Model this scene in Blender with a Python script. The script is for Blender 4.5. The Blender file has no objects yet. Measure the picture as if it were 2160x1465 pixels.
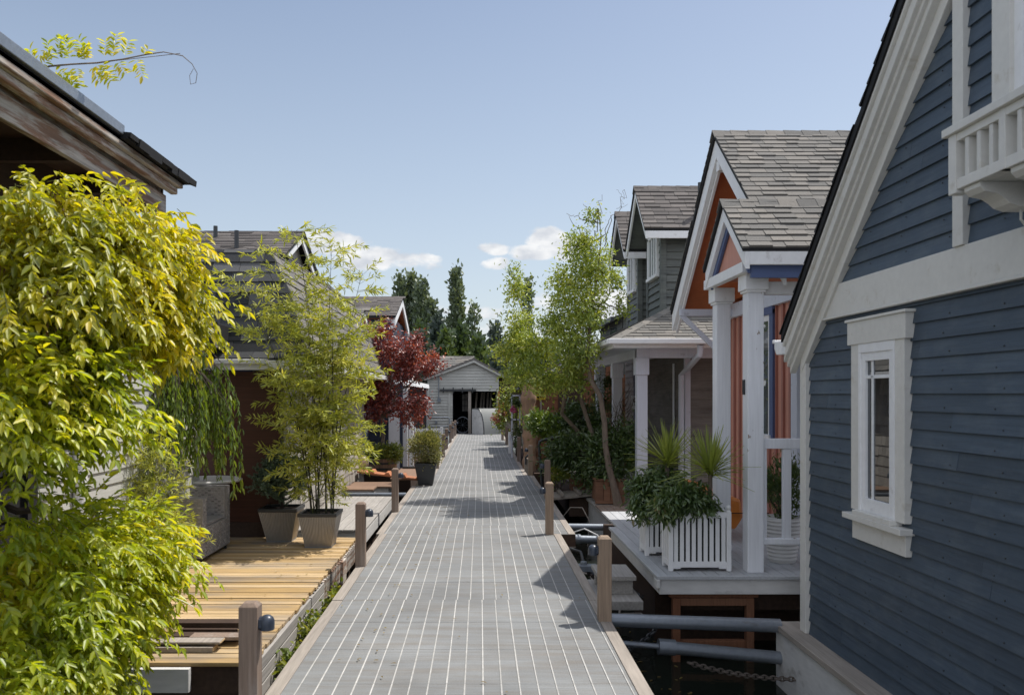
SKYT=(1.0,.925,.87)
HZ=(4.7,5.3,5.9,.62);FILL_VEIL=6.5
SUNE=4.8
import bpy, math, random
import numpy as np
from mathutils import Vector, Matrix
random.seed(7); RNG = np.random.default_rng(11)
SC = bpy.context.scene; COL = SC.collection
F = 1700.0; EYE = 1.6
def W(px, py, Y):            # point of the place at depth Y seen at that spot of the 2160 px photo
    return Vector(((px-1012)/F*Y, Y, EYE+(832-py)/F*Y))
R = math.radians
# ------------------------------------------------------------------ scene tree
def T(name, label, cat, loc=(0,0,0), group=None, kind=None, rz=0):
    o = bpy.data.objects.new(name, None); COL.objects.link(o)
    o.empty_display_size = .1
    o.location = loc; o.rotation_euler = (0,0,rz)
    return tag(o, label, cat, group, kind)
def tag(o, label=None, cat=None, group=None, kind=None):
    if label: o['label'] = label
    if cat: o['category'] = cat
    if group: o['group'] = group
    if kind: o['kind'] = kind
    return o
def dup(root, loc, label=None, rz=None, cat=None):
    def cp(o, par):
        c = o.copy(); COL.objects.link(c)
        if par is not None: c.parent = par
        for ch in list(o.children): cp(ch, c)
        return c
    r = cp(root, None); r.location = loc
    if rz is not None: r.rotation_euler = (0,0,rz)
    if label: r['label'] = label
    return r
# ------------------------------------------------------------------ mesh builder
class MB:
    def __init__(s): s.v=[]; s.f=[]; s.m=[]
    def add(s, vs, fs, mi=0):
        b=len(s.v); s.v += [tuple(q) for q in vs]
        for f in fs: s.f.append([i+b for i in f]); s.m.append(mi)
        return s
    def box(s,x0,x1,y0,y1,z0,z1,mi=0):
        if x0>x1:x0,x1=x1,x0
        if y0>y1:y0,y1=y1,y0
        if z0>z1:z0,z1=z1,z0
        return s.add([(x0,y0,z0),(x1,y0,z0),(x1,y1,z0),(x0,y1,z0),(x0,y0,z1),(x1,y0,z1),(x1,y1,z1),(x0,y1,z1)],
            [(0,3,2,1),(4,5,6,7),(0,1,5,4),(1,2,6,5),(2,3,7,6),(3,0,4,7)],mi)
    def beam(s,p,q,w,h,up=(0,0,1),mi=0):
        p=Vector(p);q=Vector(q);d=(q-p).normalized();u=Vector(up)
        a=d.cross(u)
        if a.length<1e-4: a=d.cross(Vector((0,1,0)))
        a=a.normalized()*w/2; b=a.cross(d).normalized()*h/2
        vs=[p-a-b,p+a-b,p+a+b,p-a+b,q-a-b,q+a-b,q+a+b,q-a+b]
        return s.add(vs,[(0,1,2,3),(7,6,5,4),(0,4,5,1),(1,5,6,2),(2,6,7,3),(3,7,4,0)],mi)
    def prism(s,pts,vec,mi=0):
        n=len(pts);vec=Vector(vec);a=[Vector(p) for p in pts];b=[p+vec for p in a]
        nrm=Vector((0,0,0))
        for i in range(n): nrm+=a[i].cross(a[(i+1)%n])
        if nrm.dot(vec)>0: a=a[::-1]; b=b[::-1]
        fs=[tuple(range(n)),tuple(range(2*n-1,n-1,-1))]+[(i,i+n,(i+1)%n+n,(i+1)%n) for i in range(n)]
        return s.add(a+b,fs,mi)
    def px(s,yz,x0,x1,mi=0): return s.prism([(x0,y,z) for y,z in yz],(x1-x0,0,0),mi)
    def py(s,xz,y0,y1,mi=0): return s.prism([(x,y0,z) for x,z in xz],(0,y1-y0,0),mi)
    def tube(s,pts,rad,n=8,mi=0,cap=True):
        pts=[Vector(p) for p in pts]
        if not hasattr(rad,'__len__'): rad=[rad]*len(pts)
        b=len(s.v); prev=None
        for i,p in enumerate(pts):
            d=(pts[min(i+1,len(pts)-1)]-pts[max(i-1,0)]).normalized()
            if prev is None:
                a=d.cross(Vector((0,0,1)))
                if a.length<1e-3:a=d.cross(Vector((0,1,0)))
            else: a=prev-d*prev.dot(d)
            a=a.normalized();prev=a;c=d.cross(a)
            for k in range(n):
                t=2*math.pi*k/n; s.v.append(tuple(p+(a*math.cos(t)+c*math.sin(t))*rad[i]))
        for i in range(len(pts)-1):
            for k in range(n):
                s.f.append([b+i*n+k,b+i*n+(k+1)%n,b+(i+1)*n+(k+1)%n,b+(i+1)*n+k]); s.m.append(mi)
        if cap:
            s.f.append([b+k for k in range(n)][::-1]); s.m.append(mi)
            s.f.append([b+(len(pts)-1)*n+k for k in range(n)]); s.m.append(mi)
        return s
    def lathe(s,c,prof,n=24,mi=0,axis='z',sq=False):
        b=len(s.v); c=Vector(c)
        for r,z in prof:
            for k in range(n):
                t=2*math.pi*(k+.5)/n; x=r*math.cos(t); y=r*math.sin(t)
                if axis=='z': o=(x,y,z)
                elif axis=='x': o=(z,x,y)
                else: o=(x,z,y)
                s.v.append(tuple(c+Vector(o)))
        for i in range(len(prof)-1):
            for k in range(n):
                s.f.append([b+i*n+k,b+i*n+(k+1)%n,b+(i+1)*n+(k+1)%n,b+(i+1)*n+k]); s.m.append(mi)
        s.f.append([b+k for k in range(n)][::-1]); s.m.append(mi)
        s.f.append([b+(len(prof)-1)*n+k for k in range(n)]); s.m.append(mi)
        return s
    def sc(s,k):
        s.v=[(x,y*k,EYE+(z-EYE)*k) for x,y,z in s.v];return s
    def build(s,name,mats,parent=None,bevel=0,smooth=False,local=False):
        me=bpy.data.meshes.new(name); me.from_pydata(s.v,[],s.f)
        if not isinstance(mats,(list,tuple)): mats=[mats]
        for m in mats: me.materials.append(m)
        if len(mats)>1: me.polygons.foreach_set('material_index',s.m)
        if smooth: me.polygons.foreach_set('use_smooth',[True]*len(me.polygons))
        me.update()
        o=bpy.data.objects.new(name,me); COL.objects.link(o)
        if smooth:
            try: me.set_sharp_from_angle(angle=R(42))
            except Exception: pass
        if bevel:
            b=o.modifiers.new('bevel','BEVEL'); b.width=bevel; b.segments=2; b.limit_method='ANGLE'; b.angle_limit=R(40)
        if parent is not None:
            o.parent=parent
            if not local:
                q=parent; off=Vector((0,0,0))
                while q is not None: off+=Vector(q.location); q=q.parent
                o.location=-off
        return o
def rr(a,b): return random.uniform(a,b)
# shingle tabs laid on any surface S(u,v)->Vector ; v runs uphill, Nf(u,v) outward normal
def tabs(mb,S,Nf,L,e,lo,hi,tw=(.14,.3),th=.012,mi=0,strip=.0):
    n=int(L/e)+1
    for i in range(n):
        v0=i*e; v1=min(v0+e*1.12,L)
        if v1-v0<.01: continue
        a=lo(v0);b=hi(v0);a1=lo(v1);b1=hi(v1)
        u=a-rr(0,tw[1])
        while u<b:
            w=rr(*tw); ua=max(u,a); ub=min(u+w-.004,b)
            u+=w
            if ub-ua<.01: continue
            dv=rr(-.006,.006); t=th*rr(.7,1.5)
            fa=lambda x: a1+(b1-a1)*((x-a)/(b-a)) if (ua<=a+1e-6 or ub>=b-1e-6) else x
            ta=ua if ua>a+1e-6 else max(a1,a) if a1>a else a1
            tb=ub if ub<b-1e-6 else b1
            ta=max(ta,a1); tb=min(tb,b1)
            if tb-ta<.002: tb=ta+.002
            N0=Nf((ua+ub)/2,v0);N1=Nf((ua+ub)/2,v1)
            p0=S(ua,v0+dv);p1=S(ub,v0+dv);p2=S(tb,v1);p3=S(ta,v1)
            q0=p0+N0*t;q1=p1+N0*t;q2=p2+N1*.003;q3=p3+N1*.003
            mb.add([p0-N0*.004,p1-N0*.004,q1,q0,q2,q3],[(3,2,4,5),(0,1,2,3),(0,3,5),(1,4,2)],mi)
def planar(o,U,V):
    o=Vector(o);U=Vector(U).normalized();V=Vector(V).normalized();N=U.cross(V).normalized()
    return (lambda u,v:o+U*u+V*v),(lambda u,v:N)
def siding(mb,o,U,N,w,z0,z1,e,t=.014,lo=None,hi=None,seg=(1.6,3.2),mi=0):
    o=Vector(o);U=Vector(U);N=Vector(N);z=z0
    flip = U.cross(Vector((0,0,1))).dot(N)<0
    while z<z1-.005:
        zt=min(z+e,z1)
        a=lo(z) if lo else 0; b=hi(z) if hi else w; a1=lo(zt) if lo else 0; b1=hi(zt) if hi else w
        if b-a>.02:
            cuts=[a]; u=a+rr(.4,seg[1])
            while u<b-.3: cuts.append(u); u+=rr(*seg)
            cuts.append(b)
            for k in range(len(cuts)-1):
                c0=cuts[k];c1=cuts[k+1]-(.002 if k<len(cuts)-2 else 0)
                d0=a1 if k==0 else c0; d1=b1 if k==len(cuts)-2 else c1
                d1=max(d1,d0+.001)
                zz=Vector((0,0,1)); tt=t*rr(.92,1.08)
                A=o+U*c0+zz*z;B=o+U*c1+zz*z;C=o+U*d1+zz*zt;D=o+U*d0+zz*zt
                vs=[A,B,B+N*tt,A+N*tt,C+N*.002,D+N*.002]
                fs=[(3,2,4,5),(0,1,2,3),(0,3,5),(1,4,2)]
                if flip: fs=[f[::-1] for f in fs]
                mb.add(vs,fs,mi)
        z+=e
# ------------------------------------------------------------------ leaves
def leafmesh(name,P,D,N,L,Wd,mat,parent,fold=.25,wide=.38,local=False):
    P=np.asarray(P,float);D=np.asarray(D,float);N=np.asarray(N,float);L=np.asarray(L,float).reshape(-1,1);Wd=np.asarray(Wd,float).reshape(-1,1)
    D/=np.linalg.norm(D,axis=1,keepdims=True)+1e-9
    S=np.cross(D,N);S/=np.linalg.norm(S,axis=1,keepdims=True)+1e-9
    U=np.cross(S,D)
    n=len(P)
    up=U*Wd*fold
    V=np.stack([P,P+D*L*wide+S*Wd*.5+up,P+D*L*(wide+.34)+S*Wd*.36+up*.7,P+D*L-U*Wd*.15,P+D*L*(wide+.34)-S*Wd*.36+up*.7,P+D*L*wide-S*Wd*.5+up],1).reshape(-1,3)
    b=(np.arange(n)*6).reshape(-1,1)
    Fq=np.stack([b+np.array([0,1,2,3]),b+np.array([0,3,4,5])],1).reshape(-1)
    me=bpy.data.meshes.new(name)
    me.vertices.add(n*6);me.vertices.foreach_set('co',V.ravel())
    nf=2*n
    me.loops.add(nf*4);me.loops.foreach_set('vertex_index',Fq.astype(np.int32))
    me.polygons.add(nf);me.polygons.foreach_set('loop_start',np.arange(nf,dtype=np.int32)*4)
    try: me.polygons.foreach_set('loop_total',np.full(nf,4,dtype=np.int32))
    except Exception: pass
    me.materials.append(mat);me.update(calc_edges=True);me.validate()
    o=bpy.data.objects.new(name,me);COL.objects.link(o)
    if parent is not None:
        o.parent=parent
        if not local: o.location=-Vector(parent.location)
    return o
def rdir(n): 
    d=RNG.normal(size=(n,3)); return d/np.linalg.norm(d,axis=1,keepdims=True)
def clumpcloud(ells,nclump,nleaf,cr,shell=.55):
    """leaf positions in clumps spread through a set of ellipsoids (cx,cy,cz,rx,ry,rz); returns positions and outward dirs"""
    vol=np.array([e[3]*e[4]*e[5] for e in ells])**.75;vol/=vol.sum();P=[];O=[]
    for e,f in zip(ells,vol):
        k=max(2,int(nclump*f)); d=rdir(k); r=(shell+(1-shell)*RNG.random((k,1)))**.8
        c=np.array(e[:3])+d*r*np.array(e[3:6])
        m=max(1,int(nleaf/nclump))
        q=np.repeat(c,m,0)+RNG.normal(size=(k*m,3))*cr*(.6+.8*RNG.random((k*m,1)))
        o=np.repeat(d,m,0)
        P.append(q);O.append(o)
    return np.concatenate(P),np.concatenate(O)
def cloudleaves(name,ells,nclump,nleaf,cr,L,Wd,mat,parent,droop=.2,out=.7,fold=.25,shell=.55,rnd=.7,upn=.6):
    P,O=clumpcloud(ells,nclump,nleaf,cr,shell);n=len(P)
    D=O*out+rdir(n)*rnd+np.array([0,0,-droop])
    N=rdir(n)*.6+O*.4+np.array([0,0,upn])
    s=.65+.6*RNG.random(n)
    return leafmesh(name,P,D,N,L*s,Wd*s,mat,parent,fold)
def branch(mb,p,q,r0,r1,wob=.05,n=5,seg=6,mi=0):
    p=Vector(p);q=Vector(q);pts=[]
    L=(q-p).length
    for i in range(n+1):
        t=i/n;c=p.lerp(q,t)
        if 0<i<n: c+=Vector((rr(-1,1),rr(-1,1),rr(-1,1)))*wob*L
        pts.append(c)
    mb.tube(pts,[r0+(r1-r0)*i/n for i in range(n+1)],seg,mi)
    return pts
# ------------------------------------------------------------------ materials
def nt_new(name):
    m=bpy.data.materials.new(name);m.use_nodes=True;nt=m.node_tree;nt.nodes.clear()
    return m,nt,nt.nodes,nt.links
def MIX(nt,a,b,fac,mode='MIX'):
    n=nt.nodes.new('ShaderNodeMix');n.data_type='RGBA';n.blend_type=mode;n.clamp_factor=True
    for s,v in ((n.inputs[0],fac),(n.inputs[6],a),(n.inputs[7],b)):
        if isinstance(v,bpy.types.NodeSocket): nt.links.new(v,s)
        else: s.default_value=v if not isinstance(v,tuple) else ((*v,1) if len(v)==3 else v)
    return n.outputs[2]
def MATH(nt,op,a,b=0.,c=None,clamp=False):
    n=nt.nodes.new('ShaderNodeMath');n.operation=op;n.use_clamp=clamp
    for i,v in enumerate((a,b,c)):
        if v is None: continue
        if isinstance(v,bpy.types.NodeSocket): nt.links.new(v,n.inputs[i])
        else: n.inputs[i].default_value=v
    return n.outputs[0]
def NOISE(nt,scale=(1,1,1),s=1,detail=4,rough=.55,coord='Object'):
    tc=nt.nodes.new('ShaderNodeTexCoord');mp=nt.nodes.new('ShaderNodeMapping');mp.inputs['Scale'].default_value=scale
    nt.links.new(tc.outputs[coord],mp.inputs[0])
    n=nt.nodes.new('ShaderNodeTexNoise');n.inputs['Scale'].default_value=s;n.inputs['Detail'].default_value=detail;n.inputs['Roughness'].default_value=rough
    nt.links.new(mp.outputs[0],n.inputs['Vector']);return n.outputs['Fac']
def RAMP(nt,fac,stops,interp='LINEAR'):
    n=nt.nodes.new('ShaderNodeValToRGB');n.color_ramp.interpolation=interp
    e=n.color_ramp.elements
    while len(e)<len(stops): e.new(.5)
    for k,(p,c) in enumerate(stops):
        e[k].position=p; e[k].color=(*c,1) if len(c)==3 else c
    nt.links.new(fac,n.inputs[0]);return n.outputs[0]
def surf(name,col,rough=.6,isl=.12,grain=None,gamt=.18,big=.12,bigs=1.2,col2=None,c2t=(.58,.68),c2s=(6,6,6),bump=.25,metal=0,spec=.4,hue=None,moss=None):
    """general weathered surface: colour varies per piece, along a grain and in broad patches"""
    m,nt,N,L=nt_new(name)
    out=N.new('ShaderNodeOutputMaterial');bs=N.new('ShaderNodeBsdfPrincipled');L.new(bs.outputs[0],out.inputs[0])
    geo=N.new('ShaderNodeNewGeometry')
    v=MATH(nt,'MULTIPLY_ADD',geo.outputs['Random Per Island'],2*isl,1-isl)
    nb=NOISE(nt,(1,1,1),bigs,5)
    v=MATH(nt,'MULTIPLY',v,MATH(nt,'MULTIPLY_ADD',nb,big*4,1-big*2))
    g=NOISE(nt,grain or (30,30,30),1,5,.6)
    v=MATH(nt,'MULTIPLY',v,MATH(nt,'MULTIPLY_ADD',g,gamt*4,1-gamt*2))
    base=col if len(col)==4 else (*col,1)
    c=base
    if hue:
        c=MIX(nt,base,(*hue,1),geo.outputs['Random Per Island'])
    if col2:
        m2=NOISE(nt,c2s,1,6,.65)
        fac=N.new('ShaderNodeMapRange');fac.inputs[1].default_value=c2t[0];fac.inputs[2].default_value=c2t[1];L.new(m2,fac.inputs[0])
        c=MIX(nt,c,(*col2,1),fac.outputs[0])
    cc=N.new('ShaderNodeCombineColor')
    for k in range(3): L.new(v,cc.inputs[k])
    c=MIX(nt,c,cc.outputs[0],1.,'MULTIPLY')
    L.new(c,bs.inputs['Base Color'])
    bs.inputs['Roughness'].default_value=rough;bs.inputs['Metallic'].default_value=metal
    bs.inputs['Specular IOR Level'].default_value=spec
    if bump:
        bp=N.new('ShaderNodeBump');bp.inputs['Strength'].default_value=bump;bp.inputs['Distance'].default_value=.004
        L.new(g,bp.inputs['Height']);L.new(bp.outputs[0],bs.inputs['Normal'])
    return m
def leafmat(name,stops,trans=.45,rough=.45,ns=1.6,k=.55,gl=.06):
    m,nt,N,L=nt_new(name);out=N.new('ShaderNodeOutputMaterial')
    geo=N.new('ShaderNodeNewGeometry');nz=NOISE(nt,(1,1,1),ns,3)
    nn=N.new('ShaderNodeMapRange');nn.inputs[1].default_value=.3;nn.inputs[2].default_value=.7;L.new(nz,nn.inputs[0])
    f=MATH(nt,'ADD',MATH(nt,'MULTIPLY',geo.outputs['Random Per Island'],k),MATH(nt,'MULTIPLY',nn.outputs[0],1-k))
    c=RAMP(nt,f,stops)
    tc=MIX(nt,c,(1.25,1.15,.5,1),1.,'MULTIPLY')
    d=N.new('ShaderNodeBsdfDiffuse');t=N.new('ShaderNodeBsdfTranslucent');g=N.new('ShaderNodeBsdfGlossy');g.inputs['Roughness'].default_value=rough
    L.new(c,d.inputs[0]);L.new(tc,t.inputs[0]);g.inputs[0].default_value=(.9,.9,.9,1)
    a=N.new('ShaderNodeMixShader');a.inputs[0].default_value=trans;L.new(d.outputs[0],a.inputs[1]);L.new(t.outputs[0],a.inputs[2])
    b=N.new('ShaderNodeMixShader');b.inputs[0].default_value=gl;L.new(a.outputs[0],b.inputs[1]);L.new(g.outputs[0],b.inputs[2])
    L.new(b.outputs[0],out.inputs[0]);return m
def plain(name,col,rough=.5,metal=0,spec=.5):
    return surf(name,col,rough,isl=.05,gamt=.06,big=.06,metal=metal,spec=spec,bump=.08)
def glass(name,col=(.012,.014,.016)):
    m,nt,N,L=nt_new(name);out=N.new('ShaderNodeOutputMaterial')
    d=N.new('ShaderNodeBsdfDiffuse');d.inputs[0].default_value=(*col,1)
    g=N.new('ShaderNodeBsdfGlossy');g.inputs['Roughness'].default_value=.015;g.inputs[0].default_value=(.85,.88,.9,1)
    fr=N.new('ShaderNodeFresnel');fr.inputs[0].default_value=1.6
    f=MATH(nt,'MULTIPLY_ADD',fr.outputs[0],.9,.12,clamp=True)
    bp=N.new('ShaderNodeBump');bp.inputs['Strength'].default_value=.03;bp.inputs['Distance'].default_value=.01
    L.new(NOISE(nt,(1,1,1),2.5,1),bp.inputs['Height']);L.new(bp.outputs[0],g.inputs['Normal'])
    mx=N.new('ShaderNodeMixShader');L.new(f,mx.inputs[0]);L.new(d.outputs[0],mx.inputs[1]);L.new(g.outputs[0],mx.inputs[2]);L.new(mx.outputs[0],out.inputs[0]);return m
M={}
gy=(60,3,60); gx=(3,60,60); gz=(60,60,3)      # grain running along y, x, z
M['blue']=surf('blue_paint',(.056,.080,.110),.55,isl=.15,grain=gy,gamt=.16,big=.10,bump=.5,col2=(.080,.104,.130),c2t=(.48,.70),c2s=(1.2,5,9))
M['cream']=surf('cream_paint',(.66,.645,.60),.5,isl=.03,grain=(25,25,25),gamt=.05,big=.06,col2=(.48,.43,.34),c2t=(.60,.80),c2s=(3,9,9))
M['white']=surf('white_paint',(.80,.80,.80),.5,isl=.03,grain=(20,20,20),gamt=.05,big=.06,col2=(.48,.46,.44),c2t=(.62,.80),c2s=(7,7,7))
M['peel']=surf('peeling_white_paint',(.76,.77,.80),.55,isl=.03,grain=gz,gamt=.08,big=.08,col2=(.24,.17,.12),c2t=(.655,.675),c2s=(9,9,5),bump=.5)
M['periw']=surf('pale_blue_paint',(.60,.63,.70),.5,isl=.03,grain=gz,gamt=.06,big=.06,col2=(.36,.37,.40),c2t=(.62,.75),c2s=(8,8,8))
M['navy']=surf('cobalt_trim_paint',(.085,.12,.24),.5,isl=.05,grain=gx,gamt=.08,col2=(.25,.25,.28),c2t=(.68,.72),c2s=(5,20,20))
M['orange']=surf('orange_paint',(.50,.16,.06),.6,isl=.05,grain=(15,15,15),gamt=.08,big=.12)
M['salmon']=surf('salmon_paint',(.56,.27,.20),.6,isl=.06,grain=gz,gamt=.1)
M['batten']=surf('rust_batten_paint',(.38,.165,.125),.6,isl=.06,grain=gz,gamt=.1)
M['shgrey']=surf('grey_asphalt_shingle',(.18,.175,.165),.9,isl=.17,grain=(180,180,180),gamt=.3,big=.10,bigs=.8,hue=(.20,.185,.165),bump=.7,spec=.15)
M['shdark']=surf('dark_asphalt_shingle',(.045,.048,.054),.9,isl=.4,grain=(150,150,150),gamt=.3,big=.12,hue=(.085,.085,.085),bump=.7,spec=.15)
M['shbrown']=surf('brown_asphalt_shingle',(.125,.115,.11),.9,isl=.2,grain=(180,180,180),gamt=.3,big=.12,hue=(.15,.135,.125),bump=.7,spec=.15)
M['black']=surf('black_roof_edge',(.012,.012,.013),.8,isl=.2,gamt=.2)
M['greysid']=surf('weathered_grey_siding',(.135,.145,.135),.75,isl=.16,grain=(3,3,70),gamt=.26,big=.16,col2=(.075,.085,.085),c2t=(.5,.75),c2s=(2,2,7),bump=.6)
M['tansid']=surf('taupe_siding',(.19,.175,.155),.75,isl=.12,grain=(3,3,70),gamt=.24,big=.14,col2=(.11,.10,.09),c2t=(.5,.75),c2s=(2,2,7),bump=.6)
M['dock']=None
M['curb']=surf('weathered_grey_wood',(.33,.29,.25),.8,isl=.12,grain=(50,2.5,50),gamt=.25,big=.12,bump=.7,col2=(.20,.17,.15),c2t=(.55,.75),c2s=(10,1,10))
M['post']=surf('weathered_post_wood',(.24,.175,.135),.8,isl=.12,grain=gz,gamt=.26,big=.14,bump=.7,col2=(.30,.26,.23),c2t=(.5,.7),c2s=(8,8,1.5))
M['postr']=surf('sunny_post_wood',(.32,.235,.17),.8,isl=.1,grain=gz,gamt=.26,big=.14,bump=.7)  # paler copy of the post wood, sunlight put into the colour
M['deckgold']=surf('golden_deck_board',(.50,.32,.125),.75,isl=.30,grain=(2.5,60,60),gamt=.26,big=.12,hue=(.42,.31,.18),bump=.7,col2=(.27,.215,.155),c2t=(.47,.66),c2s=(1.0,3.5,9))
M['deckgrey']=surf('silvered_deck_board',(.34,.32,.295),.85,isl=.12,grain=(60,2.5,60),gamt=.24,big=.12,bump=.7)
M['deckwhite']=surf('white_deck_board',(.42,.43,.44),.65,isl=.08,grain=(60,3,60),gamt=.14,big=.10)
M['hullwhite']=surf('off_white_hull',(.62,.61,.59),.6,isl=.04,grain=(8,8,30),gamt=.1,big=.14,col2=(.27,.25,.22),c2t=(.58,.78),c2s=(3,3,6))
M['mahog']=surf('mahogany_wall',(.070,.026,.014),.45,isl=.05,grain=(2,2,50),gamt=.24,big=.14,bump=.3)
M['oldbrown']=surf('brown_weathered_fascia',(.25,.15,.10),.8,isl=.12,grain=(40,2,40),gamt=.38,big=.2,bump=.9,col2=(.46,.42,.37),c2t=(.44,.56),c2s=(16,2.2,22))
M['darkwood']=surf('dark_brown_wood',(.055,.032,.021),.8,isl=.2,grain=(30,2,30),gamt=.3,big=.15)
M['sidelit']=surf('silvery_cedar_shingle',(.38,.35,.31),.85,isl=.2,grain=(50,50,6),gamt=.22,big=.1,bump=.6)
M['bluewall']=surf('indigo_shingle_wall',(.04,.05,.08),.8,isl=.25,grain=(40,40,8),gamt=.2)
M['redshake']=surf('reddish_cedar_shake',(.27,.11,.055),.85,isl=.28,grain=(50,50,5),gamt=.25,big=.14,bump=.7,hue=(.17,.085,.05))
M['log']=surf('carved_log_post',(.30,.19,.12),.85,isl=.02,grain=(14,14,2),gamt=.3,big=.2,bump=1,col2=(.08,.045,.03),c2t=(.62,.70),c2s=(14,14,5))
M['shedwhite']=surf('old_white_siding',(.46,.455,.42),.7,isl=.08,grain=(4,4,50),gamt=.1,big=.12,bump=.4)
M['galv']=surf('galvanised_steel',(.24,.265,.30),.4,isl=.05,grain=(30,30,30),gamt=.12,big=.16,metal=.55,col2=(.20,.20,.20),c2t=(.6,.75),c2s=(5,12,12))
M['steel']=surf('brushed_planter_steel',(.42,.40,.37),.42,isl=.03,grain=(60,60,4),gamt=.12,big=.08,metal=.6)
M['darkmetal']=plain('dark_painted_metal',(.03,.033,.036),.4)
M['lamp']=plain('slate_blue_lamp',(.035,.045,.065),.35)
M['soil']=surf('potting_soil',(.03,.02,.014),.95,gamt=.3)
M['bark']=surf('grey_brown_bark',(.17,.135,.105),.9,isl=.04,grain=(25,25,6),gamt=.35,big=.2,bump=1.2)
M['barkdk']=surf('dark_bark',(.06,.045,.035),.9,isl=.04,grain=(25,25,6),gamt=.35,bump=1)
M['wicker']=surf('grey_wicker',(.30,.285,.28),.5,isl=.35,grain=(80,80,80),gamt=.2)
M['glass']=glass('dark_window_glass'); M['glass2']=glass('pale_window_glass',(.10,.12,.12))
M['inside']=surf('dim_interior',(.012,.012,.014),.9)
M['terra']=surf('terracotta_plank',(.42,.17,.08),.7,isl=.12,grain=gx,gamt=.2)
M['boxwood']=surf('cedar_planter_board',(.22,.11,.065),.75,isl=.2,grain=(5,5,40),gamt=.25)
M['barrel']=surf('oak_barrel_stave',(.24,.15,.10),.75,isl=.22,grain=(30,30,4),gamt=.25)
M['ceram']=surf('ribbed_white_ceramic',(.72,.70,.67),.45,isl=.02,grain=(5,5,40),gamt=.1,big=.12)
M['kayak']=plain('orange_plastic',(.62,.20,.035),.35)
M['bluefloat']=plain('blue_plastic_float',(.05,.12,.17),.4)
M['canvas']=surf('grey_canvas',(.20,.205,.195),.7,isl=.02,grain=(40,40,40),gamt=.08,big=.14)
M['yellow']=plain('yellow_sign_paint',(.62,.42,.02),.5)
M['cane']=plain('dark_bamboo_cane',(.028,.03,.016),.4)
M['canegreen']=plain('olive_bamboo_cane',(.14,.15,.04),.4)
M['rust']=surf('rusty_chain',(.12,.10,.085),.7,isl=.2,metal=.4,gamt=.3)
# leaves
M['wist']=leafmat('wisteria_leaf',[(0,(.16,.20,.012)),(.28,(.34,.38,.015)),(.55,(.58,.56,.02)),(.82,(.76,.64,.03)),(.95,(.68,.44,.04)),(1,(.36,.17,.06))],.58,.45,1.3,.5,.05)
M['wistlow']=leafmat('wisteria_leaf_green',[(0,(.16,.24,.014)),(.3,(.33,.43,.018)),(.6,(.55,.60,.025)),(.88,(.76,.68,.035)),(1,(.62,.44,.06))],.6,.45,1.3,.5,.05)
M['bam']=leafmat('bamboo_leaf',[(0,(.22,.27,.04)),(.4,(.42,.46,.07)),(.8,(.62,.62,.13)),(1,(.66,.60,.22))],.42,.45,2,.6,.05)
M['weep']=leafmat('weeping_cherry_leaf',[(0,(.08,.14,.015)),(.5,(.17,.26,.025)),(.85,(.29,.37,.035)),(1,(.34,.20,.07))],.5,.45,2,.6)
M['willow']=leafmat('willow_leaf',[(0,(.10,.16,.03)),(.35,(.25,.34,.05)),(.7,(.46,.52,.09)),(1,(.62,.60,.13))],.45,.45,1.8,.6)
M['maple']=leafmat('red_maple_leaf',[(0,(.07,.013,.012)),(.4,(.19,.034,.026)),(.75,(.40,.075,.05)),(1,(.55,.26,.22))],.4,.4,1.4,.65,.09)
M['spruce']=leafmat('spruce_needle',[(0,(.06,.10,.06)),(.6,(.13,.19,.12)),(1,(.22,.28,.17))],.15,.5,4,.6)
M['rhodo']=leafmat('rhododendron_leaf',[(0,(.03,.06,.018)),(.6,(.07,.12,.03)),(1,(.15,.21,.045))],.2,.35,2,.6,.07)
M['rhodolt']=leafmat('fresh_rhododendron_leaf',[(0,(.05,.10,.02)),(.6,(.14,.22,.03)),(1,(.26,.34,.05))],.35,.35,2,.6)
M['nand']=leafmat('nandina_leaf',[(0,(.045,.085,.03)),(.6,(.10,.16,.05)),(.9,(.19,.24,.08)),(1,(.26,.16,.09))],.3,.35,3,.7)
M['cord']=leafmat('cordyline_leaf',[(0,(.17,.22,.04)),(.6,(.30,.36,.07)),(1,(.44,.46,.12))],.3,.35,2,.8)
M['gold']=leafmat('variegated_shrub_leaf',[(0,(.10,.13,.04)),(.5,(.25,.26,.09)),(1,(.46,.42,.20))],.35,.45,3,.7)
M['herb']=leafmat('herb_leaf',[(0,(.06,.11,.02)),(.5,(.18,.24,.03)),(1,(.36,.34,.05))],.4,.45,4,.6)
M['shrub']=leafmat('shrub_leaf',[(0,(.03,.06,.015)),(.6,(.08,.13,.025)),(1,(.16,.21,.04))],.3,.4,3,.6)
M['poplar']=leafmat('hazy_poplar_leaf',[(0,(.08,.11,.08)),(.5,(.135,.18,.105)),(1,(.21,.25,.125))],.3,.5,.35,.5)  # lighter and bluish: distance haze put into the leaf colour
M['conif']=leafmat('conifer_needle',[(0,(.05,.075,.07)),(.6,(.085,.115,.09)),(1,(.12,.155,.105))],.15,.5,.3,.5)
M['hedge']=leafmat('far_tree_leaf',[(0,(.04,.07,.03)),(.5,(.075,.12,.04)),(1,(.14,.19,.05))],.3,.5,.3,.5)
def chev(mb,yc,h,z0,za,top,bot,x0,x1,mi=0,hi=None):
    hi=h if hi is None else hi
    k=(za-z0)/h; ze=za-k*hi
    mb.px([(yc-hi,ze+top),(yc,za+top),(yc,za+bot),(yc-hi,ze+bot)],x0,x1,mi)
    mb.px([(yc,za+top),(yc+hi,ze+top),(yc+hi,ze+bot),(yc,za+bot)],x0,x1,mi)
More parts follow.
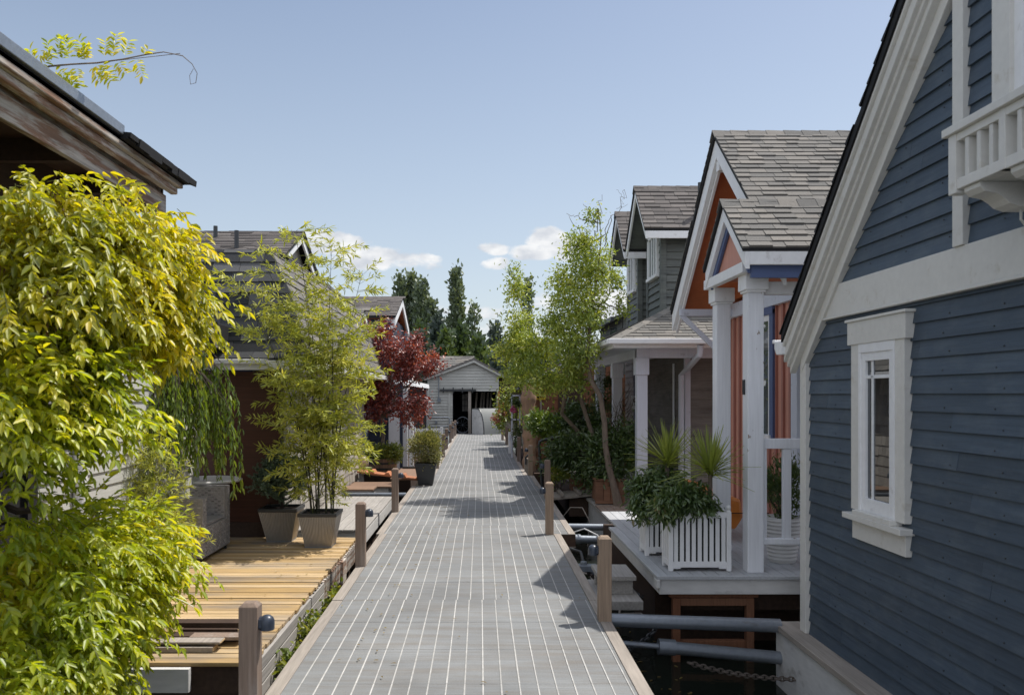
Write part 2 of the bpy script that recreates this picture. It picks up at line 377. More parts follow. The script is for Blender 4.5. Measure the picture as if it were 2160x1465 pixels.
def gable_tabs(mb,yc,h,z0,za,x0,x1,e,tw,th=.012,far=True):
    L=math.hypot(h,za-z0)
    S,N=planar((x0,yc-h,z0),(1,0,0),(0,h,za-z0)); tabs(mb,S,N,L,e,lambda v:0,lambda v:x1-x0,tw,th)
    if far:
        S,N=planar((x1,yc+h,z0),(-1,0,0),(0,-h,za-z0)); tabs(mb,S,N,L,e,lambda v:0,lambda v:x1-x0,tw,th)
    # ridge caps
    x=x0-.01
    k=(za-z0)/h
    while x<x1:
        w=tw[1]*.8
        mb.prism([(x,yc-.09,za-.09*k+.012),(x,yc,za+.028),(x,yc+.09,za-.09*k+.012),(x,yc+.09,za-.09*k+.002),(x,yc,za+.014),(x,yc-.09,za-.09*k+.002)],(w+.01,0,-.006))
        x+=w
def PX(px,py,X): return (X*F/(px-1012), EYE+(832-py)*X/(px-1012))
# ================================================================= BLUE HOUSE
bh=T('blue_house','dark blue clapboard house with cream trim, nearest house on the right','house',(2.4,3,-.5))
s=MB()
siding(s,(2.29,0,0),(0,1,0),(-1,0,0),5.6,-.05,2.10,.092,.016,lambda z:.45,lambda z:5.62 if z<1.78 else 5.62-(z-1.78)/1.0)
siding(s,(2.29,0,0),(0,1,0),(-1,0,0),5.6,2.30,4.3,.092,.016,lambda z:1.02+(z-2.3)/1.0,lambda z:5.12-(z-2.3)/1.0)
s.box(2.3,2.4,.5,5.6,-.05,2.2); 
s.build('clapboard_wall',M['blue'],bh)
s=MB();s.px([(.9,2.2),(5.15,2.2),(3.06,4.3)],2.3,2.36); s.box(2.3,6,5.5,5.6,-.05,1.8); s.build('wall_core',M['blue'],bh)
s=MB();s.box(2.262,2.3,.4,5.3,2.10,2.30);s.box(2.25,2.3,.4,5.3,2.085,2.10);s.build('belt_board',M['cream'],bh,.004)
s=MB();s.box(2.25,2.36,5.57,5.665,-.05,1.84);s.build('corner_board',M['cream'],bh,.004)
y0,h0,zz0,za0=3.06,2.67,2.0,4.617
s=MB();chev(s,y0,h0,zz0,za0,-.06,-.09,2.142,2.19);chev(s,y0,h0,zz0,za0,-.09,-.17,2.160,2.2)
chev(s,y0,h0,zz0,za0,-.165,-.205,2.185,2.235);chev(s,y0,h0,zz0,za0,-.20,-.25,2.205,2.25)
s.build('rake_moulding',M['cream'],bh,.004)
s=MB();chev(s,y0,h0,zz0,za0,-.235,-.34,2.245,2.3,hi=2.58);s.build('rake_board',M['cream'],bh,.003)
s=MB();chev(s,y0,h0-.03,zz0+.03,za0,0,-.06,2.13,6);gable_tabs(s,y0,h0-.03,zz0+.03,za0,2.12,3.2,.12,(.15,.3),.016)
s.build('roof',M['black'],bh)
s=MB();s.px([(5.70,1.98),(5.83,1.98),(5.83,1.93),(5.79,1.885),(5.70,1.885)],2.13,6);s.px([(5.82,1.995),(5.845,1.995),(5.845,1.97),(5.82,1.97)],2.12,6)
s.build('gutter',M['white'],bh,.004)
# lower window
w=MB();w.box(2.235,2.29,4.335,5.02,1.905,2.045);w.box(2.225,2.29,4.32,5.035,2.045,2.062)
w.box(2.243,2.29,4.36,4.46,.90,1.905);w.box(2.243,2.29,4.885,4.985,.90,1.905)
w.box(2.25,2.29,4.36,4.985,.72,.84)
win=w.sc(.977).build('window',M['cream'],bh,.003)
w=MB()
for k in range(1,46):
    z=-.05+k*.092+.022
    for j in range(13):
        yv=.7+j*.40+rr(-.01,.01)+(.06 if k%2 else 0)
        if (z<2.05 and yv<5.5 and not (4.2<yv<5.0 and .7<z<2.07)) or (2.32<z<3.9 and yv<5.0-(z-2.3)): w.box(2.2738,2.2785,yv-.003,yv+.003,z-.003,z+.003)
tag(w.build('nail_heads',M['darkmetal'],bh),kind='stuff')
w=MB();w.box(2.205,2.29,4.335,5.025,.84,.875);w.box(2.21,2.29,4.45,4.9,.875,.905);w.sc(.977).build('sill',M['cream'],win,.003)
w=MB()
w.box(2.240,2.30,4.46,4.885,1.85,1.905);w.box(2.240,2.30,4.46,4.49,.905,1.85);w.box(2.240,2.30,4.855,4.885,.905,1.85)
w.box(2.247,2.30,4.49,4.53,.905,1.85);w.box(2.247,2.30,4.81,4.855,.905,1.85);w.box(2.247,2.3,4.53,4.81,.905,.985);w.box(2.247,2.3,4.53,4.81,1.80,1.85)
w.box(2.255,2.3,4.53,4.81,1.695,1.715);w.box(2.255,2.3,4.735,4.752,.985,1.80)
w.sc(.977).build('sash',M['white'],win,.002)
w=MB();w.box(2.263,2.2885,4.53,4.81,.985,1.80);w.sc(.977).build('pane',M['glass'],win)
# upper part : vertical board, window, flower box
s=MB();s.box(2.25,2.3,3.757,3.84,2.30,3.78);s.build('vertical_trim_board',M['cream'],bh,.003)
w=MB();w.box(2.235,2.29,3.40,3.52,2.70,3.85);w.box(2.235,2.29,2.6,2.72,2.70,3.85);w.box(2.23,2.29,2.58,3.54,3.85,3.97);w2=w.build('window',M['cream'],bh,.003)
w=MB();w.box(2.255,2.29,3.34,3.40,2.72,3.85);w.box(2.255,2.29,2.72,2.78,2.72,3.85);w.box(2.255,2.29,2.78,3.34,3.79,3.85);w.box(2.26,2.29,3.04,3.08,2.72,3.79);w.build('sash',M['white'],w2)
w=MB();w.box(2.263,2.285,2.78,3.34,2.72,3.79);w.build('pane',M['glass'],w2)
s=MB();s.box(1.965,2.29,2.6,3.52,2.715,2.75)
s.box(1.985,2.03,2.63,3.49,2.475,2.52);s.box(1.985,2.03,2.63,3.49,2.68,2.715);s.box(1.98,2.04,3.44,3.495,2.46,2.715);s.box(1.98,2.04,2.625,2.68,2.46,2.715)
for k,yv in enumerate([3.38,3.30,3.22]): s.box(1.99,2.03,yv-.012,yv+.012,2.52,2.68)
s.box(1.982,2.035,3.12,3.16,2.475,2.715)
for yv in (3.05,2.96,2.87,2.78): s.box(1.99,2.03,yv-.012,yv+.012,2.52,2.68)
s.box(2.03,2.29,3.45,3.49,2.475,2.70);s.box(2.03,2.29,2.63,2.67,2.475,2.70);s.box(2.03,2.29,2.67,3.45,2.475,2.50);s.box(2.028,2.04,2.67,3.45,2.52,2.68)
fb=s.sc(.975).build('flower_box',M['cream'],bh,.003)
for yv in (3.36,3.06,2.76):
    c=MB();c.py([(2.0,2.475),(2.0,2.455),(2.02,2.435),(2.07,2.425),(2.10,2.405),(2.12,2.385),(2.16,2.372),(2.24,2.372),(2.29,2.385),(2.29,2.475)],yv-.055,yv+.055);c.sc(.975).build('corbel',M['cream'],fb,.003)
s=MB();s.tube([(2.2,3.36,2.38),(2.2,3.36,2.33),(2.24,3.38,2.30),(2.285,3.42,2.31)],.006,6);s.sc(.975).build('hose',M['cream'],fb,smooth=True)
s=MB();s.box(2.13,2.9,.3,5.88,-.09,-.05);s.build('hull_cap',M['curb'],bh,.004)
s=MB();s.box(2.155,6,.3,5.86,-.62,-.09);s.build('hull',M['hullwhite'],bh)
# blue float under the hull
fl=T('plastic_float','blue plastic float barrel in the dark water under the blue house','float',(2.07,4.93,-.55))
s=MB();s.lathe((2.07,4.93,-.6),[(.14,0),(.15,.05),(.15,.17),(.125,.21),(.0,.215)],20);s.build('barrel',M['bluefloat'],fl,smooth=True)
s=MB();s.lathe((2.07,4.93,-.47),[(.154,0),(.158,.008),(.154,.016)],20);s.build('rim',M['bluefloat'],fl,smooth=True)
# ================================================================= SALMON HOUSE
ph=T('salmon_house','salmon batten house with white gables and small entrance portico','house',(3.2,8,.19))
def clipnear(mb,y0=6.3,k=.862):
    mb.v=[(x,max(y,y0),z+max(0,y0-y)*k) for x,y,z in mb.v];return mb
yc,h,z0,za=7.95,1.81,2.62,4.18
s=MB();chev(s,yc,h,z0,za,-.005,-.05,2.31,6.5);clipnear(s).build('roof_edge',M['black'],ph)
s=MB();gable_tabs(s,yc,h,z0,za,2.30,6.3,.088,(.09,.22),.013);clipnear(s).build('roof',M['shgrey'],ph)
s=MB();chev(s,yc,h,z0,za,-.05,-.25,2.33,2.37);chev(s,yc,h,z0,za,-.07,-.30,2.372,2.40,hi=1.79);clipnear(s).build('barge_board',M['white'],ph,.003)
s=MB();chev(s,yc,h,z0,za,-.055,-.085,2.40,6.3,hi=1.78);clipnear(s).build('soffit',M['orange'],ph)
s=MB();s.box(2.345,3.0,yc-.045,yc+.045,3.80,3.90);s.build('ridge_beam_end',M['white'],ph,.003)
s=MB();s.px([(yc-1.6,2.72),(yc+1.6,2.72),(yc,4.1)],3.0,3.06);s.build('gable_wall',M['orange'],ph)
s=MB();s.box(3.01,6,7.6,9.7,.19,2.62);s.build('wall',M['salmon'],ph)
s=MB()
yv=7.75
while yv<9.7: s.box(2.985,3.01,yv,yv+.045,.25,2.5);yv+=.19
s.build('batten',M['batten'],ph)
s=MB();s.box(2.97,3.02,7.55,7.70,.19,2.5);s.build('corner_board',M['periw'],ph,.003)
s=MB();s.box(2.95,3.02,7.5,9.75,2.50,2.66);s.build('frieze_board',M['periw'],ph,.003)
s=MB();s.box(2.96,3.01,8.15,8.25,1.12,2.47);s.box(2.96,3.01,8.8,8.9,1.12,2.47);s.box(2.955,3.01,8.15,8.9,2.42,2.5);w=s.build('window',M['navy'],ph,.003)
s=MB();s.box(2.94,3.01,8.2,8.86,1.12,1.19);s.build('sill',M['white'],w,.003)
s=MB();s.box(2.97,3.01,8.25,8.30,1.19,2.42);s.box(2.97,3.01,8.75,8.80,1.19,2.42);s.box(2.97,3.01,8.3,8.75,2.36,2.42);s.build('sash',M['white'],w)
s=MB();s.box(2.98,3.0,8.3,8.75,1.19,2.36);s.build('pane',M['glass2'],w)
s=MB();s.beam((2.345,9.45,2.56),(3.0,9.45,2.56),.06,.08);s.beam((2.37,9.45,2.52),(2.80,9.45,2.11),.05,.055);s.build('eave_bracket',M['periw'],ph,.003)
# portico
yc2,h2,z2,za2=6.74,.55,2.73,3.21
s=MB();chev(s,yc2,h2,z2,za2,-.004,-.03,2.02,3.6);pr=s.build('portico_roof_edge',M['black'],ph)
s=MB();gable_tabs(s,yc2,h2,z2,za2,2.015,3.3,.088,(.09,.2),.013);s.build('portico_roof',M['shgrey'],ph)
s=MB();chev(s,yc2,h2,z2,za2,-.03,-.165,2.04,2.075);s.box(2.075,4.2,6.19,6.225,2.60,2.705);s.build('portico_barge_board',M['white'],ph,.003)
s=MB();chev(s,yc2,h2,z2,za2,-.16,-.235,2.075,2.10,hi=.5);s.box(2.10,4.2,6.235,6.27,2.505,2.615);s.build('portico_blue_trim',M['navy'],ph,.003)
s=MB();s.px([(yc2-.47,2.62),(yc2+.47,2.62),(yc2,3.04)],2.105,2.14);s.build('portico_gable_panel',M['salmon'],ph)
s=MB();s.box(2.05,2.11,6.30,7.38,2.555,2.64);s.box(2.14,4.1,6.42,6.5,2.40,2.50);s.build('portico_beam',M['white'],ph,.003)
s=MB();s.box(2.15,4.1,6.3,7.3,2.62,2.64);s.build('portico_ceiling',M['orange'],ph)
for k,yv in enumerate((6.38,7.22)):
    s=MB();s.box(2.122,2.25,yv,yv+.13,.19,2.43);po=s.build('portico_post',M['peel'],ph,.006)
    s=MB();s.box(2.095,2.277,yv-.03,yv+.16,2.43,2.555);s.box(2.108,2.264,yv-.016,yv+.146,2.41,2.43);s.build('post_cap',M['white'],po,.004)
    if k==0:
        s=MB();s.box(2.108,2.122,6.44,6.475,1.60,1.72);s.box(2.104,2.11,6.45,6.466,1.615,1.705);s.build('name_plate',M['darkmetal'],po,.002)
# deck of salmon house
s=MB();xx=1.47
while xx<4: s.box(xx,xx+.098,6.30,9.75,.165,.19);xx+=.102
s.box(1.375,1.466,6.30,8.6,.165,.192);s.box(1.375,4,6.255,6.30,.165,.192)
s.build('porch_deck',M['deckwhite'],ph,.003)
s=MB();s.box(1.40,1.43,6.30,8.6,.045,.165);s.box(1.40,4,6.28,6.31,.045,.165);s.box(1.372,1.40,6.25,6.34,.10,.165);s.build('deck_fascia',M['hullwhite'],ph,.004)
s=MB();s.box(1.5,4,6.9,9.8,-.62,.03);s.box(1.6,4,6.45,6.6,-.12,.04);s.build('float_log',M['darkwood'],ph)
s=MB();s.box(2.25,3.4,6.42,6.47,1.17,1.25);s.box(2.25,3.4,6.41,6.48,.41,.455)
for xv in (2.255,2.42,2.58,2.74,2.9): s.box(xv,xv+(.035 if xv<2.3 else .065),6.425,6.465,.455,1.17)
s.build('porch_railing',M['peel'],ph,.003)
# timber frame below the deck
tf=T('timber_frame','rust brown timber frame standing under the white porch deck','frame',(1.8,6.5,-.6))
s=MB();s.box(1.52,1.58,6.34,6.40,-.62,.0);s.box(2.10,2.16,6.34,6.40,-.62,.0);s.box(1.58,2.10,6.34,6.40,-.06,.0);s.box(1.5,2.2,6.36,6.42,.0,.04)
s.box(1.58,2.1,6.36,6.42,-.40,-.34);s.build('post_and_rail',M['redshake'],tf,.004)
# ================================================================= GREY HOUSE
gh=T('grey_house','weathered grey siding house with two dormers and white porch posts','house',(3.4,14,0))
s=MB();s.box(1.66,4,10.42,17,-.04,0);s.build('float_deck',M['deckgrey'],gh)
s=MB()
xx=1.66
while xx<4: s.box(xx,xx+.1,10.38,10.41+1.2,0,.012);xx+=.105
s.build('deck_boards',M['post'],gh)
s=MB();s.box(1.7,4,10.46,17,-.62,-.04);s.build('hull',M['hullwhite'],gh)
s=MB();siding(s,(3.15,0,0),(0,1,0),(-1,0,0),1,0,2.75,.14,.018,lambda z:12.3,lambda z:17.4);s.build('dock_side_wall',M['tansid'],gh)
s=MB();siding(s,(3.15,12.3,0),(1,0,0),(0,-1,0),3,0,3.1,.14,.018,lambda z:0,lambda z:2.8);s.box(3.17,6,12.32,17.4,0,2.9);s.build('front_wall',M['tansid'],gh)
s=MB();s.box(3.125,3.21,12.27,12.35,0,2.7);s.build('corner_board',M['periw'],gh,.003)
s=MB();s.box(3.11,3.14,15.5,16.3,0,2.05);s.build('door',M['bluewall'],gh)
s=MB();s.box(3.12,3.13,12.95,13.05,.9,2.1);s.build('trim_strip',M['peel'],gh)
# hipped porch roof
k=.51;n=math.hypot(1,k);Z0=2.36
s=MB()
S,N=planar((1.8,11.05,Z0),(1,0,0),(0,1,k)); tabs(s,S,N,1.6*n,.10,lambda v:v/n,lambda v:4.6,(.12,.26),.014)
S,N=planar((1.8,16.6,Z0),(0,-1,0),(1,0,k)); tabs(s,S,N,2.6*n,.10,lambda v:max(0,v/n-1.0),lambda v:5.55-v/n,(.12,.26),.014)
s.build('porch_roof',M['shgrey'],gh)
s=MB();t=0
while t<1.35:
    p=Vector((1.8+t,11.05+t,Z0+k*t+.012));q=Vector((1.8+t+.13,11.05+t+.13,Z0+k*(t+.13)+.024));a=Vector((.07,-.07,-.033));a2=Vector((-.07,.07,-.033))
    s.prism([p+a,p,p+a2,p+a2-Vector((0,0,.012)),p-Vector((0,0,.012)),p+a-Vector((0,0,.012))],q-p);t+=.115
s.build('hip_caps',M['shgrey'],gh)
s=MB();s.prism([(1.8,11.05,Z0-.006),(6.3,11.05,Z0-.006),(6.3,12.65,Z0+k*1.6-.006),(3.4,12.65,Z0+k*1.6-.006)],(0,0,-.04))
s.prism([(1.8,11.05,Z0-.006),(1.8,16.6,Z0-.006),(4.4,16.6,Z0+k*2.6-.006),(4.4,13.65,Z0+k*2.6-.006)],(0,0,-.04))
s.build('roof_deck',M['black'],gh)
s=MB();s.box(1.83,6.3,11.03,11.06,2.24,2.35);s.box(1.83,1.86,11.06,16.6,2.24,2.35);s.build('fascia',M['white'],gh,.003)
s=MB();s.box(1.75,6.3,10.94,11.03,2.29,2.365);s.box(1.74,1.83,11.0,16.6,2.29,2.365);s.build('gutter',M['white'],gh,.012)
s=MB();s.box(1.86,6.3,11.06,16.6,2.25,2.27);s.box(2.22,2.38,11.4,16.3,2.12,2.25);s.box(2.22,6.3,11.42,11.5,2.12,2.25);s.build('porch_ceiling',M['periw'],gh)
for yv in (11.40,13.43,15.37):
    s=MB();s.box(2.225,2.375,yv,yv+.15,0,2.0);s.box(2.205,2.395,yv-.02,yv+.17,1.88,2.12);s.build('porch_post',M['periw'],gh,.005)
s=MB();s.tube([(3.02,11.02,2.28),(3.02,11.06,2.15),(3.05,11.85,1.98),(3.05,12.2,1.9),(3.05,12.22,.1)],.043,8);s.build('downspout',M['periw'],gh,smooth=True)
# dormers
for j,(yd,hw) in enumerate(((12.8,.5),(14.59,.5))):
    s=MB();zb=2.86
    siding(s,(2.79,0,0),(0,1,0),(-1,0,0),1,zb,4.15,.115,.026,lambda z:yd-hw,lambda z:yd+hw)
    siding(s,(2.79,yd-hw,0),(1,0,0),(0,-1,0),1,zb,4.3,.115,.026,lambda z:0,lambda z:3.2)
    s.px([(yd-hw,4.15),(yd+hw,4.15),(yd,4.72)],2.79,2.82)
    s.box(2.80,6,yd-hw+.01,yd+hw-.01,2.8,4.3)
    d=s.build('dormer',M['greysid'],gh)
    s=MB();s.box(2.755,2.80,yd-hw-.03,yd-hw+.06,zb,4.2);s.box(2.78,2.84,yd-hw-.034,yd-hw-.0,zb,4.2);s.build('corner_trim',M['greysid'],d);s=MB();s.box(2.755,2.80,yd+hw-.06,yd+hw+.02,zb,4.2);s.build('corner_trim',M['greysid'],d)
    s=MB();chev(s,yd,.8,4.08,4.89,-.004,-.04,2.455,6.2);s.build('roof_edge',M['black'],d)
    s=MB();gable_tabs(s,yd,.8,4.08,4.89,2.45,6.0,.11,(.14,.28),.014);s.build('dormer_roof',M['shbrown'],d)
    s=MB();chev(s,yd,.8,4.08,4.89,-.04,-.16,2.47,2.50);s.box(2.50,6,yd-.80,yd-.77,3.93,4.055);s.build('barge_board',M['white'],d,.003)
    s=MB();chev(s,yd,.8,4.08,4.89,-.045,-.07,2.5,6,hi=.76);s.build('soffit',M['greysid'],d)
    s=MB();s.box(2.73,2.79,yd-.34,yd-.27,3.46,4.12);s.box(2.73,2.79,yd+.27,yd+.34,3.46,4.12);s.box(2.73,2.79,yd-.34,yd+.34,4.08,4.15);s.box(2.71,2.79,yd-.36,yd+.36,3.42,3.47)
    s.box(2.74,2.79,yd-.10,yd-.07,3.47,4.08);s.box(2.74,2.79,yd+.07,yd+.10,3.47,4.08)
    wd=s.build('window',M['white'],d,.003);s=MB();s.box(2.755,2.785,yd-.27,yd+.27,3.47,4.08);s.build('pane',M['glass2'],wd)
vp=MB();vp.tube([(3.35,12.25,4.3),(3.35,12.25,4.82)],.035,12);vp.box(3.24,3.45,12.18,12.34,4.28,4.33);vp.build('vent_pipe',M['darkmetal'],gh,smooth=True)
def txt(body,size,loc,rot,mat,parent,name='lettering',ext=.002):
    cu=bpy.data.curves.new(name,'FONT');cu.body=body;cu.size=size;cu.extrude=ext;cu.align_x='CENTER';cu.align_y='CENTER';cu.offset=.002
    o=bpy.data.objects.new(name,cu);COL.objects.link(o);cu.materials.append(mat)
    dg=bpy.context.evaluated_depsgraph_get();me=bpy.data.meshes.new_from_object(o.evaluated_get(dg));bpy.data.objects.remove(o)
    o=bpy.data.objects.new(name,me);COL.objects.link(o);o.parent=parent
    q=parent;off=Vector((0,0,0))
    while q is not None: off+=Vector(q.location);q=q.parent
    o.location=Vector(loc)-off;o.rotation_euler=rot;return o
hs=T('house_number_sign','white square sign with a dark 9 beside the grey house door','sign',(3.0,15.0,1.45))
s=MB();s.box(2.86,3.02,15.2,15.22,1.33,1.58);s.build('panel',M['white'],hs)
s=MB();s.box(3.0,3.14,15.22,15.24,1.42,1.46);s.build('bracket',M['darkmetal'],hs)
txt('9',.22,(2.94,15.195,1.455),(R(90),0,0),M['darkmetal'],hs)
# ================================================================= CEDAR SHAKE HOUSE 459
ch=T('cedar_house','small reddish cedar shake house behind the carved log post','house',(2,19,0))
s=MB();S,N=planar((1.22,18.0,-.1),(1,0,0),(0,0,1));tabs(s,S,N,2.15,.2,lambda v:0,lambda v:2.6,(.07,.2),.016)
S,N=planar((1.2,22.0,-.1),(0,-1,0),(0,0,1));tabs(s,S,N,1.9,.2,lambda v:0,lambda v:4.0,(.07,.2),.016)
s.box(1.23,4,18.02,22,-.1,2.0);s.py([(1.23,1.9),(3.2,1.9),(3.2,2.74),(1.23,1.97)],18.0,18.1);s.build('shake_wall',M['redshake'],ch)
s=MB();s.box(1.75,2.3,17.95,17.99,0,1.75);s.build('door',M['darkwood'],ch)
s=MB()
S,N=planar((.96,21.1,1.93),(0,-1,0),(1,0,.42));tabs(s,S,N,2.4,.15,lambda v:0,lambda v:3.2,(.12,.3),.02)
s.py([(.96,1.92),(3.2,2.86),(3.2,2.8),(.96,1.88)],17.9,21.1);s.build('roof',M['shgrey'],ch)
s=MB();s.box(.95,.98,17.88,21.1,1.82,1.92);s.py([(.96,1.915),(3.2,2.855),(3.2,2.76),(.96,1.82)],17.86,17.9);s.build('fascia',M['white'],ch)
s=MB()
S,N=planar((1.06,25,1.80),(0,-1,0),(1,0,.3));tabs(s,S,N,1.6,.15,lambda v:0,lambda v:2.9,(.12,.3),.02)
s.py([(1.06,1.79),(2.6,2.26),(2.6,2.2),(1.06,1.74)],22.1,25);s.box(1.3,3,22.2,25,-.1,1.74);s.build('side_roof',M['darkmetal'],ch)
s=MB();s.box(1.40,2.5,12.6,17.6,-.3,-.014);s.box(1.15,3.5,17.0,26,-.6,-.06);s.build('float',M['darkwood'],ch)
lg=T('log_post','thick carved log post at the corner of the cedar house','post',(1.05,17.6,0))
s=MB();prof=[(.0,-.3),(.17,-.28)]
for i in range(24): prof.append((.155+.018*math.sin(i*1.9)+.012*math.sin(i*.7),-.2+i*.083))
prof.append((.10,1.80));s.lathe((1.08,17.6,0),prof,12);
for v in range(len(s.v)):
    x,y,z=s.v[v];s.v[v]=(x+.02*math.sin(z*3),y,z)
s.build('log',M['log'],lg,smooth=True)
ns=T('number_sign','small yellow board with black 459 on the cedar house','sign',(1.36,17.9,1.5))
s=MB();s.box(1.245,1.455,17.88,17.90,1.49,1.61);s.build('board',M['yellow'],ns)
txt('459',.115,(1.35,17.875,1.545),(R(90),0,0),M['black'],ns)
s=MB();s.box(1.34,1.38,17.9,17.94,.9,1.49);s.build('stake',M['curb'],ns)
# dark building right of the shed
db=T('dark_building','dark brown building with sloping roof to the right of the white shed','building',(2,36,0))
s=MB();s.py([(.8,0),(4.5,0),(4.5,1.6),(.8,2.5)],35,38);s.build('wall',M['darkwood'],db)
s=MB();s.py([(.75,2.55),(4.6,1.62),(4.6,1.56),(.75,2.48)],34.8,38.2);s.build('roof',M['shdark'],db)
# ================================================================= WHITE SHED at the end of the dock
sh=T('white_shed','old white clapboard boathouse closing the far end of the dock','shed',(-.6,34,0))
ap=(-.24,3.06)
def shlo(z): return -2.15 if z<2.36 else -2.15+(z-2.36)*(1.91/.70)
def shhi(z): return .79 if z<2.50 else .79-(z-2.5)*(1.03/.56)
s=MB()
siding(s,(0,33.5,0),(1,0,0),(0,-1,0),1,-.1,1.745,.123,.045,lambda z:-2.15,lambda z:-1.13)
siding(s,(0,33.5,0),(1,0,0),(0,-1,0),1,1.745,3.0,.123,.045,shlo,shhi)
s.py([(-2.14,1.745),(.78,1.745),(.78,2.48),(-.24,3.0),(-2.14,2.34)],33.53,33.6)
s.box(-2.14,-1.13,33.53,33.6,-.1,1.75);s.box(.72,.79,33.52,36,-.1,1.75);s.build('clapboard_wall',M['shedwhite'],sh)
s=MB();s.box(-1.30,-1.22,33.44,33.49,-.1,1.745);s.box(-2.17,-2.10,33.44,33.5,-.1,2.35);s.box(.70,.79,33.44,33.52,.0,1.62);s.build('trim_board',M['shedwhite'],sh)
s=MB();s.box(.74,.82,33.36,33.44,-.1,1.75);s.build('door_post',M['terra'],sh)
s=MB();s.py([(-2.35,2.30),(-.24,3.12),(1.05,2.42),(1.05,2.35),(-.24,3.04),(-2.35,2.22)],33.25,38);s.build('roof',M['shbrown'],sh)
s=MB();S,N=planar((-2.2,35.2,2.45),(1,0,0),(0,1,.42));tabs(s,S,N,2.4,.22,lambda v:0,lambda v:1.95,(.2,.5),.03);s.box(-2.2,-.25,37.2,37.3,2.4,3.3);s.build('rear_roof',M['shgrey'],sh)
s=MB();s.py([(-2.3,2.28),(-.24,3.04),(-.24,2.93),(-2.3,2.18)],33.28,33.33);s.py([(-.24,3.04),(1.0,2.40),(1.0,2.28),(-.24,2.93)],33.28,33.33);s.build('barge_board',M['shedwhite'],sh)
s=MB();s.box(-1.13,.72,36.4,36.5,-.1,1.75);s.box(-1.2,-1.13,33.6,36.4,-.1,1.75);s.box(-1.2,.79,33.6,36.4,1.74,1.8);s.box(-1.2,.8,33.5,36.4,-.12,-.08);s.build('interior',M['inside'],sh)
s=MB();s.box(-.80,-.40,36.3,36.36,.85,1.65)
wn=s.build('window',M['ceram'],sh);s=MB()
for xv in (-.80,-.67,-.54,-.41): s.box(xv-.012,xv+.012,36.25,36.3,.85,1.65)
for zv in (.85,1.11,1.38,1.64): s.box(-.81,-.39,36.24,36.3,zv-.012,zv+.012)
s.build('glazing_bars',M['darkmetal'],wn)
s=MB();s.box(-.48,-.36,33.42,33.52,-.1,1.75);s.build('post',M['curb'],sh)
s=MB();s.box(-1.65,-.15,33.36,33.42,1.74,1.82)
for xv in (-1.5,-1.1,-.72,-.3): s.box(xv-.02,xv+.02,33.33,33.42,1.68,1.90)
s.build('door_track',M['darkmetal'],sh)
s=MB();s.box(-1.75,-1.62,33.33,33.45,1.30,1.45);s.tube([(-1.7,33.4,1.45),(-1.7,33.4,2.4)],.02,6);s.box(-1.86,-1.76,33.42,33.46,.40,.52);s.build('junction_box',M['galv'],sh)
s=MB()
for i,(xa,xb,m_) in enumerate(((.0,.10,0),(.14,.2,1),(.30,.36,0),(-.2,-.12,1),(.42,.5,0))):
    s.beam((xa,34.6,.6),(xb,34.8,1.7),.07,.05)
s.build('stored_boards',M['curb'],sh)
cv=T('curved_cover','grey canvas covered quarter round hood standing in the shed doorway','cover',(.1,33,0))
A=Vector((.86,.51,0));B=Vector((.51,-.86,0));O=Vector((-.30,33.0,0))
arc=[(math.sin(i/12*math.pi/2),math.cos(i/12*math.pi/2)) for i in range(13)]
s=MB();s.prism([O]+[O+B*(.42+.52*a)+Vector((0,0,1.04*b)) for a,b in arc[::-1]]+[O+B*.42+Vector((0,0,1.04)),O+Vector((0,0,1.04))],A*.98)
s.build('cover',M['canvas'],cv)
s=MB();s.prism([O-A*.02]+[O-A*.02+B*(.40+.50*a)+Vector((0,0,1.0*b)) for a,b in arc[::-1]]+[O-A*.02+Vector((0,0,1.0))],A*.02);s.build('end_panel',M['hullwhite'],cv)
s=MB();s.tube([O-A*.01+B*(.42+.52*a)+Vector((0,0,1.04*b)) for a,b in arc],.022,6);s.build('seam',M['darkmetal'],cv,smooth=True)
bk=T('wheel','thin bicycle wheel leaning in the dark shed doorway','bicycle wheel',(-.7,33.9,.33))
s=MB();ring=[(-.72+.3*math.cos(t/24*2*math.pi),33.9,.33+.33*math.sin(t/24*2*math.pi)) for t in range(25)];s.tube(ring,.015,6);s.build('rim',M['galv'],bk,smooth=True)
s=MB()
for i in range(10): a=i/10*2*math.pi; s.tube([(-.72,33.9,.33),(-.72+.3*math.cos(a),33.9,.33+.33*math.sin(a))],.004,4)
s.build('spokes',M['galv'],bk)

# slate house beyond the porch
sh2=T('slate_house','slate roofed house peeking out behind the far porch dormer','house',(4,21,0))
s=MB();siding(s,(3.45,0,0),(0,1,0),(-1,0,0),1,0,3.5,.16,.02,lambda z:19.5,lambda z:23);s.box(3.47,6,19.5,23,0,3.5);s.build('wall',M['greysid'],sh2)
s=MB();s.py([(3.2,3.46),(5.6,4.4),(5.6,4.34),(3.2,3.38)],19.2,23.4);s.build('roof',M['shdark'],sh2)
s=MB();s.box(3.12,3.2,19.2,23.4,3.36,3.46);s.build('gutter',M['darkmetal'],sh2)
s=MB();s.box(3.40,3.45,20.2,21.0,2.6,3.3);s.build('window',M['glass2'],sh2)
s=MB();S,N=planar((2.9,23,2.7),(0,-1,0),(1,0,.5));tabs(s,S,N,.8,.15,lambda v:0,lambda v:5,(.15,.3),.02);s.build('lower_roof',M['shgrey'],sh2)
